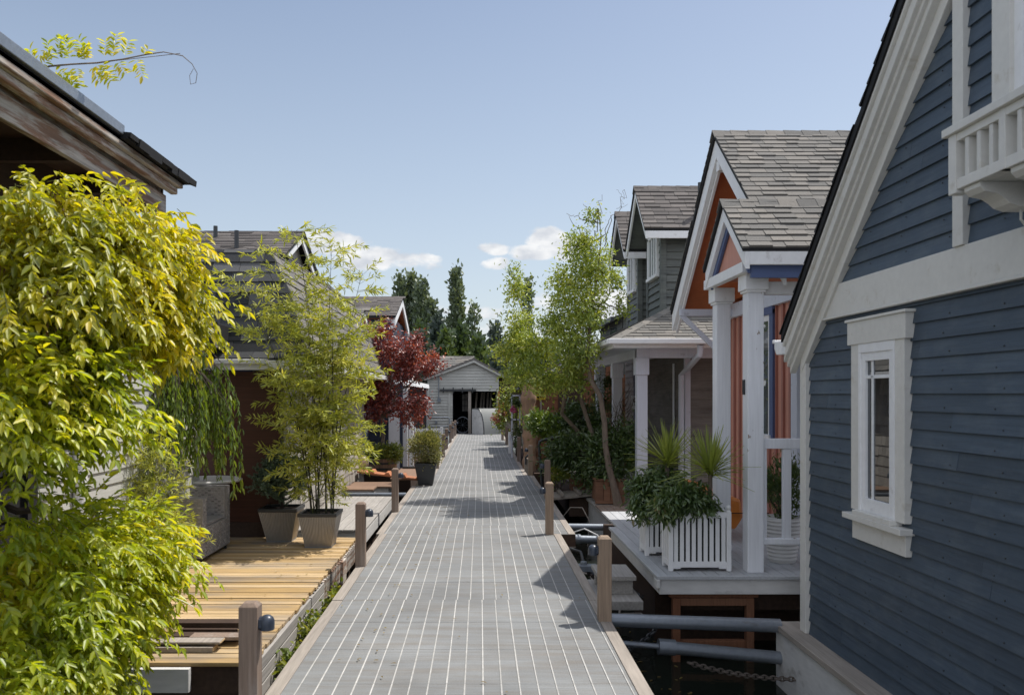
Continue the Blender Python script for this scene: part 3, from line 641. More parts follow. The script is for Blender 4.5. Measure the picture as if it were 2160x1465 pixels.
# ================================================================= NEAR LEFT HOUSE
nl=T('brown_eaved_house','near left house with weathered brown eave and white siding','house',(-3.4,5,0))
s=MB();s.box(-2.34,-2.29,.5,5.2,3.27,3.335);s.build('roof_flashing',M['galv'],nl,.004)
s=MB()
S,N=planar((-2.24,6.38,3.28),(0,-1,0),(-1,0,.14));tabs(s,S,N,1.2,.14,lambda v:0,lambda v:1.2,(.10,.25),.04)
s.box(-2.26,-5,5.18,6.33,3.245,3.285);s.box(-5,-2.31,.5,6.3,3.235,3.27);s.build('roof',M['black'],nl)
s=MB();s.box(-2.36,-2.31,.5,6.28,3.20,3.268);s.box(-2.40,-2.345,.5,6.26,3.15,3.20);s.build('eave_moulding',M['oldbrown'],nl,.008)
s=MB();s.box(-2.46,-2.42,.5,6.22,3.00,3.135);s.box(-2.46,-2.44,.5,6.22,3.135,3.2);s.box(-5,-2.44,6.16,6.2,3.0,3.2);s.build('fascia_board',M['oldbrown'],nl,.004)
s=MB();s.box(-5,-2.44,.5,6.16,3.19,3.22)
for yv in (1,1.8,2.6,3.4,4.2,5.0,5.8): s.box(-5,-2.45,yv,yv+.05,3.05,3.19)
s.build('soffit_rafters',M['darkwood'],nl)
s=MB();s.box(-3.12,-3.0,.5,6.1,1.9,3.2);s.build('upper_wall',M['darkwood'],nl)
s=MB();siding(s,(-3.0,0,0),(0,1,0),(1,0,0),1,0,1.95,.11,.016,lambda z:5.4,lambda z:8.6);s.box(-3.2,-3.02,5.4,8.6,0,2);s.build('white_siding_wall',M['shedwhite'],nl)
s=MB();s.box(-3.1,-3.0,2.8,5.35,0,1.95);s.box(-3.0,-2.96,5.28,5.40,0,1.95);s.build('dark_window_bay',M['black'],nl)
s=MB();s.tube([(-2.95,5.95,0),(-2.95,5.95,2.0)],.05,10);s.build('downspout',M['white'],nl,smooth=True)
# ================================================================= MAHOGANY HOUSE
mh=T('mahogany_house','brown panelled house with dark flared shingle roof on left','house',(-4,12,0))
s=MB();s.box(-7,-2.28,9.12,9.22,-.1,1.86)
s.build('mahogany_wall',M['mahog'],mh)
s=MB();
s.box(-7,-2.3,9.114,9.121,1.2,1.203)
s.box(-7,-2.26,9.08,9.12,-.1,.16);s.build('wall_base',M['darkwood'],mh)
s=MB();S,N=planar((-2.24,9.2,-.1),(0,1,0),(0,0,1));tabs(s,S,N,2.1,.17,lambda v:0,lambda v:6.3,(.1,.24),.016)
s.box(-2.6,-2.26,9.22,15.5,-.1,2.0);s.build('cedar_side_wall',M['sidelit'],mh)
prof=[(1.98,0),(2.06,.11),(2.30,.21),(2.77,.36),(3.02,.50),(3.30,.66),(3.60,.97)]
arc=[0]
for i in range(1,len(prof)): arc.append(arc[-1]+math.hypot(prof[i][0]-prof[i-1][0],prof[i][1]-prof[i-1][1]))
def prof_at(v):
    v=min(max(v,0),arc[-1]-1e-6)
    for i in range(1,len(arc)):
        if v<=arc[i]:
            t=(v-arc[i-1])/(arc[i]-arc[i-1]);a,b=prof[i-1],prof[i]
            return a[0]+(b[0]-a[0])*t,a[1]+(b[1]-a[1])*t,(b[1]-a[1],b[0]-a[0])
XE,YE,YF=-1.80,8.8,15.95
def Sd(u,v): z,i,_=prof_at(v);return Vector((XE-i,YE+u,z))
def Nd(u,v): z,i,(di,dz)=prof_at(v);return Vector((dz,0,di)).normalized()
def Sn(u,v): z,i,_=prof_at(v);return Vector((-7+u,YE+i,z))
def Nn(u,v): z,i,(di,dz)=prof_at(v);return Vector((0,-dz,di)).normalized()
s=MB();tabs(s,Sd,Nd,arc[-1],.145,lambda v:prof_at(v)[1] if v<arc[5] else 2.5,lambda v:YF-YE-prof_at(v)[1]*.25,(.18,.34),.014);s.build('dock_side_roof',M['shgrey'],mh)
s=MB();tabs(s,Sn,Nn,arc[5],.145,lambda v:0,lambda v:5.2-prof_at(v)[1],(.22,.42),.018);s.build('mansard_roof',M['shdark'],mh)
s=MB()
for i in range(len(prof)-2):
    (za_,ia),(zb_,ib)=prof[i],prof[i+1];e=.012
    s.add([(XE-ia-e,YE+ia+e,za_),(XE-ib-e,YE+ib+e,zb_),(XE-ib-e,YF-ib*.25,zb_),(XE-ia-e,YF-ia*.25,za_)],[(0,3,2,1)])
    s.add([(-7,YE+ia+e,za_),(XE-ia-e,YE+ia+e,za_),(XE-ib-e,YE+ib+e,zb_),(-7,YE+ib+e,zb_)],[(0,1,2,3)])
s.add([(XE,YF,1.98)]+[(XE-i-.01,YF-i*.25,z) for z,i in prof]+[(-3.2,YF-.2,3.3),(-3.2,YF-.2,1.98)],[tuple(range(len(prof)+3))])
s.build('roof_underlay',M['black'],mh)
s=MB()
s.box(-7,XE-.02,YE-.02,YE+.01,1.87,1.975);s.box(XE-.03,XE,YE,YF,1.885,1.965)
s.box(-7,XE-.03,YE,9.2,1.88,1.90);s.box(-2.3,XE-.03,9.2,YF,1.885,1.90);s.box(XE-.5,XE,YF-.03,YF,1.885,1.965);s.build('eave_board',M['white'],mh,.006)
s=MB();s.box(-7,-2.3,YE-.10,YE-.02,1.93,1.985);s.build('gutter',M['hullwhite'],mh,.012)
# upper gable
yr,hr,zr0,zr1=12.57,1.30,3.55,4.14
s=MB();s.box(-7,-2.50,9.46,15.6,3.25,3.29);s.build('flat_roof',M['black'],mh)
s=MB();chev(s,yr,hr,zr0,zr1,-.004,-.05,-7,-2.74);s.build('upper_roof_edge',M['black'],mh)
s=MB();L=math.hypot(hr,zr1-zr0)
S,N=planar((-7,yr-hr,zr0),(1,0,0),(0,hr,zr1-zr0));tabs(s,S,N,L,.10,lambda v:0,lambda v:4.27,(.15,.3),.014)
S,N=planar((-2.73,yr+hr,zr0),(-1,0,0),(0,-hr,zr1-zr0));tabs(s,S,N,L,.12,lambda v:0,lambda v:4.27,(.15,.3),.014);s.build('upper_roof',M['shbrown'],mh)
s=MB();s.box(-7,-2.8,11.25,11.28,3.42,3.54);chev(s,yr,hr,zr0,zr1,-.05,-.17,-2.79,-2.76);s.build('upper_fascia',M['white'],mh,.004)
s=MB();s.px([(11.4,3.5),(13.75,3.5),(yr,4.04)],-2.95,-2.9);s.box(-7,-2.9,11.4,13.75,3.2,3.52);s.build('gable_wall',M['sidelit'],mh)
for xv,yv,hh in ((-3.50,11.6,3.96),(-4.0,12.2,4.15)):
    s=MB();s.tube([(xv,yv,3.5),(xv,yv,hh)],.032,12);s.build('vent_pipe',M['darkmetal'],mh,smooth=True)
s=MB();y_=8.78
s.box(-2.98,-2.80,8.55,9.1,2.10,2.36);s.box(-3.2,-2.98,8.7,9.1,1.99,2.30);s.build('roof_hatch',M['black'],mh,.005)
s=MB();s.box(-2.99,-2.785,8.53,8.56,2.33,2.37);s.box(-2.815,-2.785,8.53,8.56,2.10,2.37);s.build('hatch_frame',M['curb'],mh)
# float deck of mahogany house (brown gold boards)
bd=T('golden_deck','sunlit golden brown plank deck beside the wisteria','deck',(-3,7,-.1))
s=MB();yv=4.82
while yv<8.98:
    gp=random.choice((.004,.006,.012,.016));s.box(-5.5,-1.37+rr(-.012,.01),yv,yv+.09-gp,-.025,0+rr(-.0015,.0025));yv+=.09
s.build('deck_boards',M['deckgold'],bd,.003)
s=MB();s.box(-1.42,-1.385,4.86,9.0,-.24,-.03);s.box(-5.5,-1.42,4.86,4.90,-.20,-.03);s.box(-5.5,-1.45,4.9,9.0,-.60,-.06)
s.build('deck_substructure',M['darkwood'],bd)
s=MB()
for a,b,c in ((4.85,6.45,.0),(6.48,7.0,.02)):
    for k in range(3): s.box(-1.385,-1.35,a,b,-.105-k*.085,-.03-k*.085)
s.build('side_plank',M['deckgrey'],bd,.003)
s=MB()
yv=6.6
while yv<8.95: s.box(-1.385,-1.36,yv,yv+.05,-.22,-.03);yv+=.085
s.box(-1.38,-1.34,7.9,8.1,-.42,-.04);s.build('side_slats',M['oldbrown'],bd)
# lumber lying at the near end of the deck
LB=[(-2.3,-1.52,5.36,.03,.051,'darkwood','dark plank on top at the back of the lumber heap'),(-1.85,-1.53,5.13,.02,.036,'post','short brown offcut on the right end of the lumber heap'),(-2.9,-1.98,5.10,.06,.0,'darkwood','dark rough plank on the golden deck, far left of the lumber heap'),
    (-1.97,-1.60,5.32,.05,.0,'darkwood','dark plank at the back of the lumber heap on the golden deck'),
    (-2.0,-1.56,5.22,.035,.0,'darkwood','short dark plank in the middle of the lumber heap'),
    (-2.1,-1.62,5.02,.012,.045,'curb','pale grey plank lying across the front of the lumber heap'),
    (-2.9,-1.66,5.0,.03,.0,'curb','long grey plank underneath the front of the lumber heap')]
for i,(a,b,yv,hh,zb,mt,lb) in enumerate(LB):
    s=MB();s.box(a,b,yv,yv+.10,zb+.003,zb+hh+.003);s.box(b,b+.004,yv+.004,yv+.096,zb+.005,zb+hh,1)
    o=s.build('plank',[M[mt],M['deckgold']]);tag(o,lb,'plank','planks heaped on the golden deck');
pl=MB();pl.box(-2.4,-1.72,4.76,4.80,-.16,-.02);o=pl.build('pale_board',M['hullwhite'],None,.002);tag(o,'pale grey board fixed below the near edge of the golden deck','board')
# grey deck
gd=T('grey_plank_deck','silvery grey plank deck beyond the ribbed metal planters','deck',(-2,11,-.1))
s=MB();xx=-1.36-.13
i=0
while xx>-4.2: s.box(xx,xx+.125,9.55+(0 if i%2 else .0),12.7,-.03,0);xx-=.13;i+=1
s.build('deck_boards',M['deckgrey'],gd,.003)
s=MB();s.box(-1.39,-1.362,9.58,12.7,-.17,-.03);s.box(-4.2,-1.39,9.58,9.61,-.17,-.03);s.build('fascia',M['hullwhite'],gd)
s=MB();s.box(-4.2,-1.45,9.75,12.6,-.6,-.17);s.build('float',M['darkwood'],gd)
# ================================================================= INDIGO HOUSE
ih=T('indigo_house','indigo shingled house with brown roof behind the red maple','house',(-4,22,0))
s=MB();S,N=planar((-7,19.5,-.1),(1,0,0),(0,0,1));tabs(s,S,N,3.5,.2,lambda v:0,lambda v:4.85,(.12,.25),.015);s.box(-7,-2.15,19.52,26,-.1,3.5);s.build('shingle_wall',M['bluewall'],ih)
s=MB();s.box(-2.2,-2.1,19.45,19.55,-.1,1.9);s.build('corner_board',M['white'],ih)
yq,hq,a0,a1=21.3,1.9,3.50,4.17
s=MB();chev(s,yq,hq,a0,a1,0,-.06,-7,-2.03);s.build('roof_edge',M['black'],ih)
s=MB();gable_tabs(s,yq,hq,a0,a1,-7,-2.02,.14,(.2,.35),.016);s.build('roof',M['shbrown'],ih)
s=MB();chev(s,yq,hq,a0,a1,-.06,-.24,-2.07,-2.03);s.box(-2.3,-2.05,19.5,19.54,3.2,3.44);s.build('barge_board',M['white'],ih)
s=MB();chev(s,yq,hq,a0,a1,-.06,-.09,-7,-2.07,hi=1.85);s.px([(19.6,3.3),(23,3.3),(yq,4.0)],-2.3,-2.25);s.box(-2.25,-2.08,19.5,20.2,3.28,3.32);s.build('soffit',M['orange'],ih)
yq,hq,a0,a1=17.4,1.5,2.72,3.45
s=MB();chev(s,yq,hq,a0,a1,0,-.06,-7,-2.5);gable_tabs(s,yq,hq,a0,a1,-7,-2.48,.14,(.2,.35),.016);s.build('lower_roof',M['shgrey'],ih)
s=MB();chev(s,yq,hq,a0,a1,-.06,-.2,-2.52,-2.48);s.px([(15.95,2.66),(18.8,2.66),(yq,3.35)],-2.62,-2.58);s.build('lower_barge_board',M['white'],ih)
s=MB();s.box(-2.60,-2.55,17.1,17.7,2.72,3.1);s.build('gable_window',M['white'],ih)
s=MB();s.box(-7,-2.6,16,18.8,-.1,2.7);s.build('lower_wall',M['bluewall'],ih)
s=MB();s.box(-2.08,-1.86,18.7,18.78,-.1,1.35);s.box(-1.80,-1.68,18.75,18.85,-.1,1.75);s.box(-1.66,-1.56,18.9,19.0,-.1,1.05);s.build('white_door_post',M['white'],ih)
s=MB();s.box(-1.86,-1.79,18.72,18.80,-.1,1.9);s.build('dark_post',M['bluewall'],ih)
# grey boathouse left beyond
gb=T('grey_boathouse','grey boathouse with flared eave left of the white shed','boathouse',(-3,27,0))
s=MB();s.box(-5,-2.1,23.5,32.4,-.1,1.95);s.box(-2.1,-2.07,24,31.5,-.1,1.9);s.build('wall',surf('slate_grey_board',(.085,.09,.10),.7,isl=.1,grain=(4,40,4)),gb)
s=MB();
for i in range(24): s.box(-2.075,-2.05,24+i*.3,24.02+i*.3,0,1.85)
s.build('battens',M['darkmetal'],gb)
s=MB();s.py([(-1.93,1.90),(-1.95,2.0),(-2.3,2.08),(-2.9,2.5),(-2.9,2.4),(-2.3,1.92)],19.2,30.6);s.build('roof',M['shgrey'],gb)
s=MB();s.py([(-1.915,1.84),(-1.93,1.985),(-1.96,1.985),(-1.97,1.84)],19.1,30.62);s.py([(-1.97,1.84),(-1.95,1.99),(-2.2,2.04),(-2.3,1.9)],19.08,19.12);s.build('eave_board',M['white'],gb)
s=MB();s.box(-2.1,-1.97,18.9,30.6,1.84,1.86);s.build('soffit',M['white'],gb)
s=MB();s.box(-8,-1.5,17.5,33,-.6,-.12);s.build('float',M['darkwood'],gb)
# white low fence
wf=T('white_fence','low white slatted fence behind the variegated shrub','fence',(-1.5,22.3,0))
for za,zb in ((.58,.66),(.38,.43),(-.1,.3)):
    s=MB();s.box(-1.82,-1.06,22.3,22.35,za,zb);s.build('rail',M['white'],wf)
s=MB()
xx=-1.82
while xx<-1.05: s.box(xx,xx+.07,22.27,22.3,-.1,.6);xx+=.14
s.build('slats',M['white'],wf)
for xa in (-1.86,-1.1):
    s=MB();s.box(xa,xa+.08,22.26,22.36,-.1,.7);s.build('fence_post',M['white'],wf)
# pipe rail in front of the shed
pr_=T('pipe_rail','thin grey pipe rail in front of the white shed wall','railing',(-1.5,31.5,0))
s=MB();s.tube([(-2.0,31.2,.72),(-1.22,31.2,.72),(-1.16,31.2,.66),(-1.16,31.2,0)],.022,8);s.tube([(-2.0,31.2,.38),(-1.16,31.2,.38)],.015,8);s.build('pipe',M['galv'],pr_,smooth=True)
# ================================================================= WICKER CHAIR
wc=T('wicker_armchair','grey wicker armchair on the golden deck half behind wisteria','armchair',(-3.0,8.1,0))
X0,X1,Y0,Y1=-3.32,-2.62,7.62,8.45
def weave(mb,x0,x1,y0,y1,z0,z1):
    mb.box(x0,x1,y0,y1,z0,z1)
    st=.022
    z=z0+.01
    while z<z1-.01:
        k=0;y=y0+.005
        while y<y1-.02:
            if (int(z/st)+k)%2==0: mb.box(x1,x1+.004,y,y+.03,z,z+.016)
            y+=.034;k+=1
        k=0;x=x0+.005
        while x<x1-.02:
            if (int(z/st)+k)%2==0: mb.box(x,x+.03,y0-.004,y0,z,z+.016)
            x+=.034;k+=1
        z+=st
s=MB();weave(s,X0,X1,Y0+.1,Y1-.1,.05,.33);s.build('seat_base',M['wicker'],wc)
s=MB();weave(s,X0,X1,Y0,Y0+.11,.05,.62);s.build('armrest',M['wicker'],wc,.012)
s=MB();weave(s,X0,X1,Y1-.11,Y1,.05,.66);weave(s,X0,X1-.02,Y1-.13,Y1-.11,.33,.65);s.build('armrest',M['wicker'],wc,.012)
s=MB();weave(s,X0-.1,X0+.03,Y0,Y1,.05,.70);s.build('backrest',M['wicker'],wc,.012)
s=MB();s.box(X0+.03,X1-.01,Y0+.12,Y1-.14,.33,.36);s.build('seat_pad',M['wicker'],wc,.012)
for x_,y_ in ((X1-.05,Y0+.03),(X1-.05,Y1-.06),(X0,Y0+.03),(X0,Y1-.06)):
    s=MB();s.box(x_,x_+.03,y_,y_+.03,0,.05);s.build('leg',M['darkmetal'],wc)
tb=T('glass_table','round pale glass table top behind the wicker armchair','table',(-3.0,8.75,0))
s=MB();s.lathe((-2.95,8.75,.66),[(.35,0),(.36,.01),(.36,.02),(.35,.03)],32);s.build('tabletop',M['ceram'],tb,smooth=True)
s=MB();s.tube([(-2.95,8.75,0),(-2.95,8.75,.66)],.04,10);s.build('leg',M['darkmetal'],tb)
# ================================================================= RIBBED PLANTERS
def fluted(cx,cy,z0,z1,wb,wt,lab,group):
    r=T('ribbed_planter',lab,'planter',(cx,cy,z0),group=group)
    s=MB();nf=22
    def ring(w,z):
        P=[]
        for sd in range(4):
            for i in range(nf*2):
                t=(i/(nf*2)-.5)*w;d=w/2-(.006 if i%2 else 0)
                a=[(t,-d),(d,t),(-t,d),(-d,-t)][sd];P.append((cx+a[0],cy+a[1],z))
        return P
    n=nf*8;s.add(ring(wb,z0)+ring(wt,z1-.03),[(i,(i+1)%n,n+(i+1)%n,n+i) for i in range(n)]);s.build('body',M['steel'],r)
    s=MB();w=wt/2+.006;i_=wt/2-.025;z=z1-.035
    for a in ((-w,w,-w,-i_),(-w,w,i_,w),(-w,-i_,-i_,i_),(i_,w,-i_,i_)): s.box(cx+a[0],cx+a[1],cy+a[2],cy+a[3],z,z1)
    s.build('rim',M['darkmetal'],r,.003)
    s=MB();w=wb/2+.004;s.box(cx-w,cx+w,cy-w,cy+w,z0,z0+.012);s.build('base',M['galv'],r)
    s=MB();w=i_;s.box(cx-w,cx+w,cy-w,cy+w,z1-.06,z1-.03);s.build('soil',M['soil'],r);return r
fluted(-2.18,9.0-.12,0,.37,.26,.41,'left ribbed metal planter, holding the bushy spruce','ribbed metal planters')
fluted(-1.69,8.56,0,.365,.27,.395,'right ribbed metal planter, holding the tall bamboo','ribbed metal planters')
# ================================================================= ground, water
def structure(name,mb,mat): 
    o=mb.build(name,mat);o['kind']='structure';return o
m,nt,N,L=nt_new('dark_canal_water');out=N.new('ShaderNodeOutputMaterial');bs=N.new('ShaderNodeBsdfPrincipled')
bs.inputs['Base Color'].default_value=(.014,.018,.014,1);bs.inputs['Roughness'].default_value=.04;bs.inputs['IOR'].default_value=1.33
bp=N.new('ShaderNodeBump');bp.inputs['Strength'].default_value=.25;bp.inputs['Distance'].default_value=.02
L.new(NOISE(nt,(1,1,1),5,3),bp.inputs['Height']);L.new(bp.outputs[0],bs.inputs['Normal']);L.new(bs.outputs[0],out.inputs[0])
s=MB();s.add([(-60,-10,-.5),(60,-10,-.5),(60,48,-.5),(-60,48,-.5)],[(0,1,2,3)]);structure('water',s,m)
s=MB();s.add([(-900,44,-.45),(900,44,-.45),(900,2500,3),(-900,2500,3)],[(0,1,2,3)]);s.add([(-900,44,-.45),(900,44,-.45),(900,44,-1.5),(-900,44,-1.5)],[(3,2,1,0)]);structure('shore_ground',s,surf('shore_earth',(.06,.075,.035),.95))
# ================================================================= dock
m,nt,N,L=nt_new('grit_dock_grating');out=N.new('ShaderNodeOutputMaterial');bs=N.new('ShaderNodeBsdfPrincipled')
geo=N.new('ShaderNodeNewGeometry')
v=MATH(nt,'MULTIPLY_ADD',geo.outputs['Random Per Island'],.06,.97)
v=MATH(nt,'MULTIPLY',v,MATH(nt,'MULTIPLY_ADD',NOISE(nt,(1.5,60,1),1,5,.7),.7,.65))
v=MATH(nt,'MULTIPLY',v,MATH(nt,'MULTIPLY_ADD',NOISE(nt,(110,160,1),1,2,.7),.6,.70))
v=MATH(nt,'MULTIPLY',v,MATH(nt,'MULTIPLY_ADD',NOISE(nt,(1,1.2,1),1.1,4,.6),.9,.55))
cc=N.new('ShaderNodeCombineColor')
for k in range(3): L.new(v,cc.inputs[k])
dirt=N.new('ShaderNodeMapRange');dirt.inputs[1].default_value=.44;dirt.inputs[2].default_value=.78;L.new(NOISE(nt,(1.3,9,1),1,6,.7),dirt.inputs[0])
c=MIX(nt,(.215,.221,.222),(.175,.157,.135),dirt.outputs[0])
L.new(MIX(nt,c,cc.outputs[0],1.,'MULTIPLY'),bs.inputs['Base Color']);bs.inputs['Roughness'].default_value=.78;bs.inputs['Specular IOR Level'].default_value=.3
bp=N.new('ShaderNodeBump');bp.inputs['Strength'].default_value=.5;bp.inputs['Distance'].default_value=.003
L.new(NOISE(nt,(90,140,1),1,2),bp.inputs['Height']);L.new(bp.outputs[0],bs.inputs['Normal']);L.new(bs.outputs[0],out.inputs[0]);M['dock']=m
M['seam']=surf('pale_seam_strip',(.47,.46,.435),.7,isl=.12,grain=(8,14,8),gamt=.26,big=.08)
dk=T('dock','long floating boardwalk of grey grating panels with pale seams','boardwalk',(0,2,0),kind='structure')
segs=[(1.4,9.25,-1.15,.93,0),(9.25,14.15,-1.19,1.10,0),(14.15,15.95,-.97,1.07,.0),(15.95,33.2,-.97,.95,0)]
row=0;y=1.43
def xlim(y):
    for a,b,l,r,_ in segs:
        if a<=y<b: return l,r
    return segs[-1][2],segs[-1][3]
off=0
while y<33.1:
    y2=y+.607
    # keep panel joints on segment changes
    for a in (9.25,14.15,15.95,33.2):
        if y<a<y2+.15: y2=a
    l,r=xlim((y+y2)/2)
    cw=.085
    s=MB();s.box(l+cw,r-cw,y+.0015,y2-.0015,-.03,0+rr(-.0008,.0008));
    # edges for the side strips
    if row%6==2: off+=random.choice((-.008,.009,.011))
    xx=-1.3+off
    zt=.0035
    while xx<1.2:
        if l+cw+.02<xx<r-cw-.02:
            wd=.0075*rr(.8,1.15);sk=0
            s.add([(xx-wd/2,y+.0015,zt),(xx+wd/2,y+.0015,zt),(xx+wd/2+sk,y2-.0015,zt),(xx-wd/2+sk,y2-.0015,zt)],[(0,1,2,3)],1)
        xx+=.1007
    s.build('deck_panel',[M['dock'],M['seam']],dk)
    y=y2;row+=1
s=MB();s.box(-1.02,.86,1.4,33.2,-.06,-.032);s.build('joint_underlay',M['seam'],dk)
rng=random.Random(4)
for a,b,l,r,_ in segs:
    y=a
    while y<b:
        y2=min(y+rng.uniform(2.2,3.4),b)
        if b-y2<.5:y2=b
        for x0,x1 in ((l,l+.082),(r-.082,r)):
            s=MB();s.box(x0,x1,y+.003,y2-.003,-.16,.004+rng.uniform(-.002,.003));s.build('edge_board',M['curb'],dk,.004)
        y=y2
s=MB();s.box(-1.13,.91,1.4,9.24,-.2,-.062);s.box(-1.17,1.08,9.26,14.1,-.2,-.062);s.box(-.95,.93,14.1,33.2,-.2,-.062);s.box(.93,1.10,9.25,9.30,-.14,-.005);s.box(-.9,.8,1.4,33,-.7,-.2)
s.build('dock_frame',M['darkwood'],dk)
# little landing off the dock with wooden block step
lp=T('dock_landing','small grey landing platform off the right dock edge','landing',(1.1,6.6,0))
s=MB();s.box(.935,1.28,6.30,7.05,-.085,-.012);s.build('platform',M['deckgrey'],lp,.006)
ws=T('wooden_step','weathered grey box step standing on the small dock landing','step',(1.1,6.7,0))
s=MB();s.box(.96,1.26,6.48,6.95,.105,.14);s.build('tread',M['deckgrey'],ws,.004)
s=MB();s.box(.98,1.24,6.52,6.56,-.012,.105);s.box(.98,1.24,6.85,6.9,-.012,.105);s.box(1.2,1.24,6.56,6.85,-.012,.105);s.build('riser',M['deckgrey'],ws,.004)
# ================================================================= posts
def post(label,x,y,side,h=.6,lampz=.5,mat='post',shared=None):
    r=T('dock_post',label,'post',(x,y,0),group='wooden posts with lamps along the dock')
    s=MB();w=.045
    zt=h-.018
    s.add([(-w,-w,-.3),(w,-w,-.3),(w,w,-.3),(-w,w,-.3),(-w,-w,zt),(w,-w,zt),(w,w,zt),(-w,w,zt),(-w+.018,-w+.018,h),(w-.018,-w+.018,h),(w-.018,w-.018,h),(-w+.018,w-.018,h)],
      [(0,3,2,1),(0,1,5,4),(1,2,6,5),(2,3,7,6),(3,0,4,7),(4,5,9,8),(5,6,10,9),(6,7,11,10),(7,4,8,11),(8,9,10,11)])
    s.build('post',M[mat],r,.003,local=True)
    if side:
        s=MB();s.lathe((side*(w+.001),0,lampz),[(.028,0),(.030,.004*side),(.030,.012*side),(.018,.014*side)],16,axis='x')
        s.lathe((side*(w+.035),0,lampz-.034),[(.036,0),(.037,.03),(.036,.045),(.030,.058),(.018,.068),(.003,.072)],20)
        s.box(min(side*w,side*(w+.04)),max(side*w,side*(w+.04)),-.03,.03,lampz-.02,lampz+.02)
        s.build('lamp',M['lamp'],r,smooth=True,local=True)
    return r
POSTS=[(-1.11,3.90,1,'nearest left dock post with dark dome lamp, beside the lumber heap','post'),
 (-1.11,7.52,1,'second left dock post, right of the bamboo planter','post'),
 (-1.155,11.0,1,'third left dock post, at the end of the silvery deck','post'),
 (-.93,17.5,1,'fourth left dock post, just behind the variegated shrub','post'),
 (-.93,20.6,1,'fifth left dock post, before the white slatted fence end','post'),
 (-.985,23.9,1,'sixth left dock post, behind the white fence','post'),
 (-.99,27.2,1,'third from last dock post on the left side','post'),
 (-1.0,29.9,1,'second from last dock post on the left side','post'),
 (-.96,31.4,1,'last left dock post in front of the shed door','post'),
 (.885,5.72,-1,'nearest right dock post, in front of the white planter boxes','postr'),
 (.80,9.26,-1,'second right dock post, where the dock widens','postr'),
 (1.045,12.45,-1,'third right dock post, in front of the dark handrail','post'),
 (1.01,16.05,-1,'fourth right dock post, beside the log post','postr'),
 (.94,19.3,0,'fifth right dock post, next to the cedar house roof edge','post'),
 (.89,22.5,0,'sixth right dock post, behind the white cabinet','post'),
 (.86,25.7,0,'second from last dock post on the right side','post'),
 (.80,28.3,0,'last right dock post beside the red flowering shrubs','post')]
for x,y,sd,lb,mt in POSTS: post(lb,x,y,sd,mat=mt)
o=T('bollard','short wooden bollard with dark cap beside the carved log post','bollard',(.99,16.6,0))
s=MB();s.box(.93,1.03,16.7,16.8,-.2,.28);s.build('post',M['curb'],o,.01);s=MB();s.tube([(.95,16.66,.16),(.95,16.66,.30),(.99,16.66,.35),(1.05,16.66,.35)],.02,8);s.build('cap_pipe',M['darkmetal'],o,smooth=True)
o=T('service_cabinet','narrow white service cabinet between the right dock posts','cabinet',(.81,22.6,0))
s=MB();s.box(.78,.87,21.9,22.0,0,.58);s.build('cabinet',M['white'],o,.01);s=MB();s.box(.80,.85,21.88,21.9,.35,.50);s.build('door',M['periw'],o)
# ================================================================= pipes, chains
def strut(name,label,pts,r,mat='galv',cat='pipe',cap=None):
    o=T(name,label,cat,pts[0]);s=MB();s.tube(pts,r,14);s.build('tube',M[mat],o,smooth=True)
    if cap:
        s=MB();s.tube([cap[0],cap[1]],r*1.25,14);s.build('collar',M['galv'],o,smooth=True)
    return o
strut('mooring_pipe','upper galvanised pipe from nearest right post to the blue house',[(.93,5.80,-.02),(2.16,5.80,-.06)],.048)
strut('mooring_pipe','lower galvanised pipe to the blue house with a sleeve joint',[(1.30,5.78,-.205),(2.16,5.78,-.285)],.045,cap=((1.28,5.78,-.203),(1.40,5.78,-.212)))
strut('steel_rod','thin steel rods joining the lower pipe to the dock',[(.90,5.78,-.17),(1.30,5.78,-.205)],.020)
strut('mooring_pipe','far galvanised pipe from the dock toward the tree planter deck',[(1.08,10.05,-.045),(2.5,10.05,-.06)],.042)
strut('mooring_pipe','galvanised pipe just behind the white planter boxes',[(1.10,9.45,-.09),(2.5,9.45,-.13)],.046,cap=((1.09,9.45,-.09),(1.18,9.45,-.09)))
strut('mooring_pipe','grey pipe crossing behind the silvery deck on the left',[(-2.2,12.9,.0),(-1.18,12.9,.0)],.035)
def chain(label,p,q,sag,n,r=.02,mat='rust'):
    o=T('chain',label,'chain',p);p=Vector(p);q=Vector(q);s=MB();prev=None;pts=[]
    for i in range(n+1):
        t=i/n;c=p.lerp(q,t);c.z-=sag*4*t*(1-t);pts.append(c)
    for i in range(n):
        a,b=pts[i],pts[i+1];d=(b-a).normalized();u=Vector((0,0,1)) if i%2 else Vector((0,1,0));u=(u-d*u.dot(d)).normalized()
        c=(a+b)/2;hl=(b-a).length*.72;ring=[c+d*hl*math.cos(k/10*2*math.pi)+u*r*.55*math.sin(k/10*2*math.pi) for k in range(11)]
        s.tube(ring,r*.22,5,cap=False)
    s.build('links',M[mat],o,smooth=True);return o
chain('slack rusty chain below the lower pipe near the blue house',(1.45,5.6,-.26),(2.2,5.5,-.34),.03,26,.028)
chain('dark chain hanging from the dock under the upper pipe',(.93,5.9,-.30),(1.42,6.3,-.18),.06,18,.03,'darkmetal')
chain('dark chain sagging between the dock and the white porch deck',(1.0,7.6,-.06),(1.40,8.2,-.2),.08,18,.025,'rust')
for k,(a,b,c_) in enumerate((((1.0,8.9,-.1),(1.5,7.4,-.25),'dark water hose snaking below the white porch corner'),((1.02,8.2,-.2),(1.45,6.8,-.3),'pale rope strung beneath the white porch corner'))):
    o=T('hose',c_,'hose' if k==0 else 'rope',a);s=MB();p,q=Vector(a),Vector(b)
    s.tube([p.lerp(q,i/12)+Vector((.06*math.sin(i*1.3),0,-.1*math.sin(i/12*math.pi)+.03*math.sin(i*2.1))) for i in range(13)],.018 if k==0 else .01,8);s.build('line',M['darkmetal' if k==0 else 'curb'],o,smooth=True)
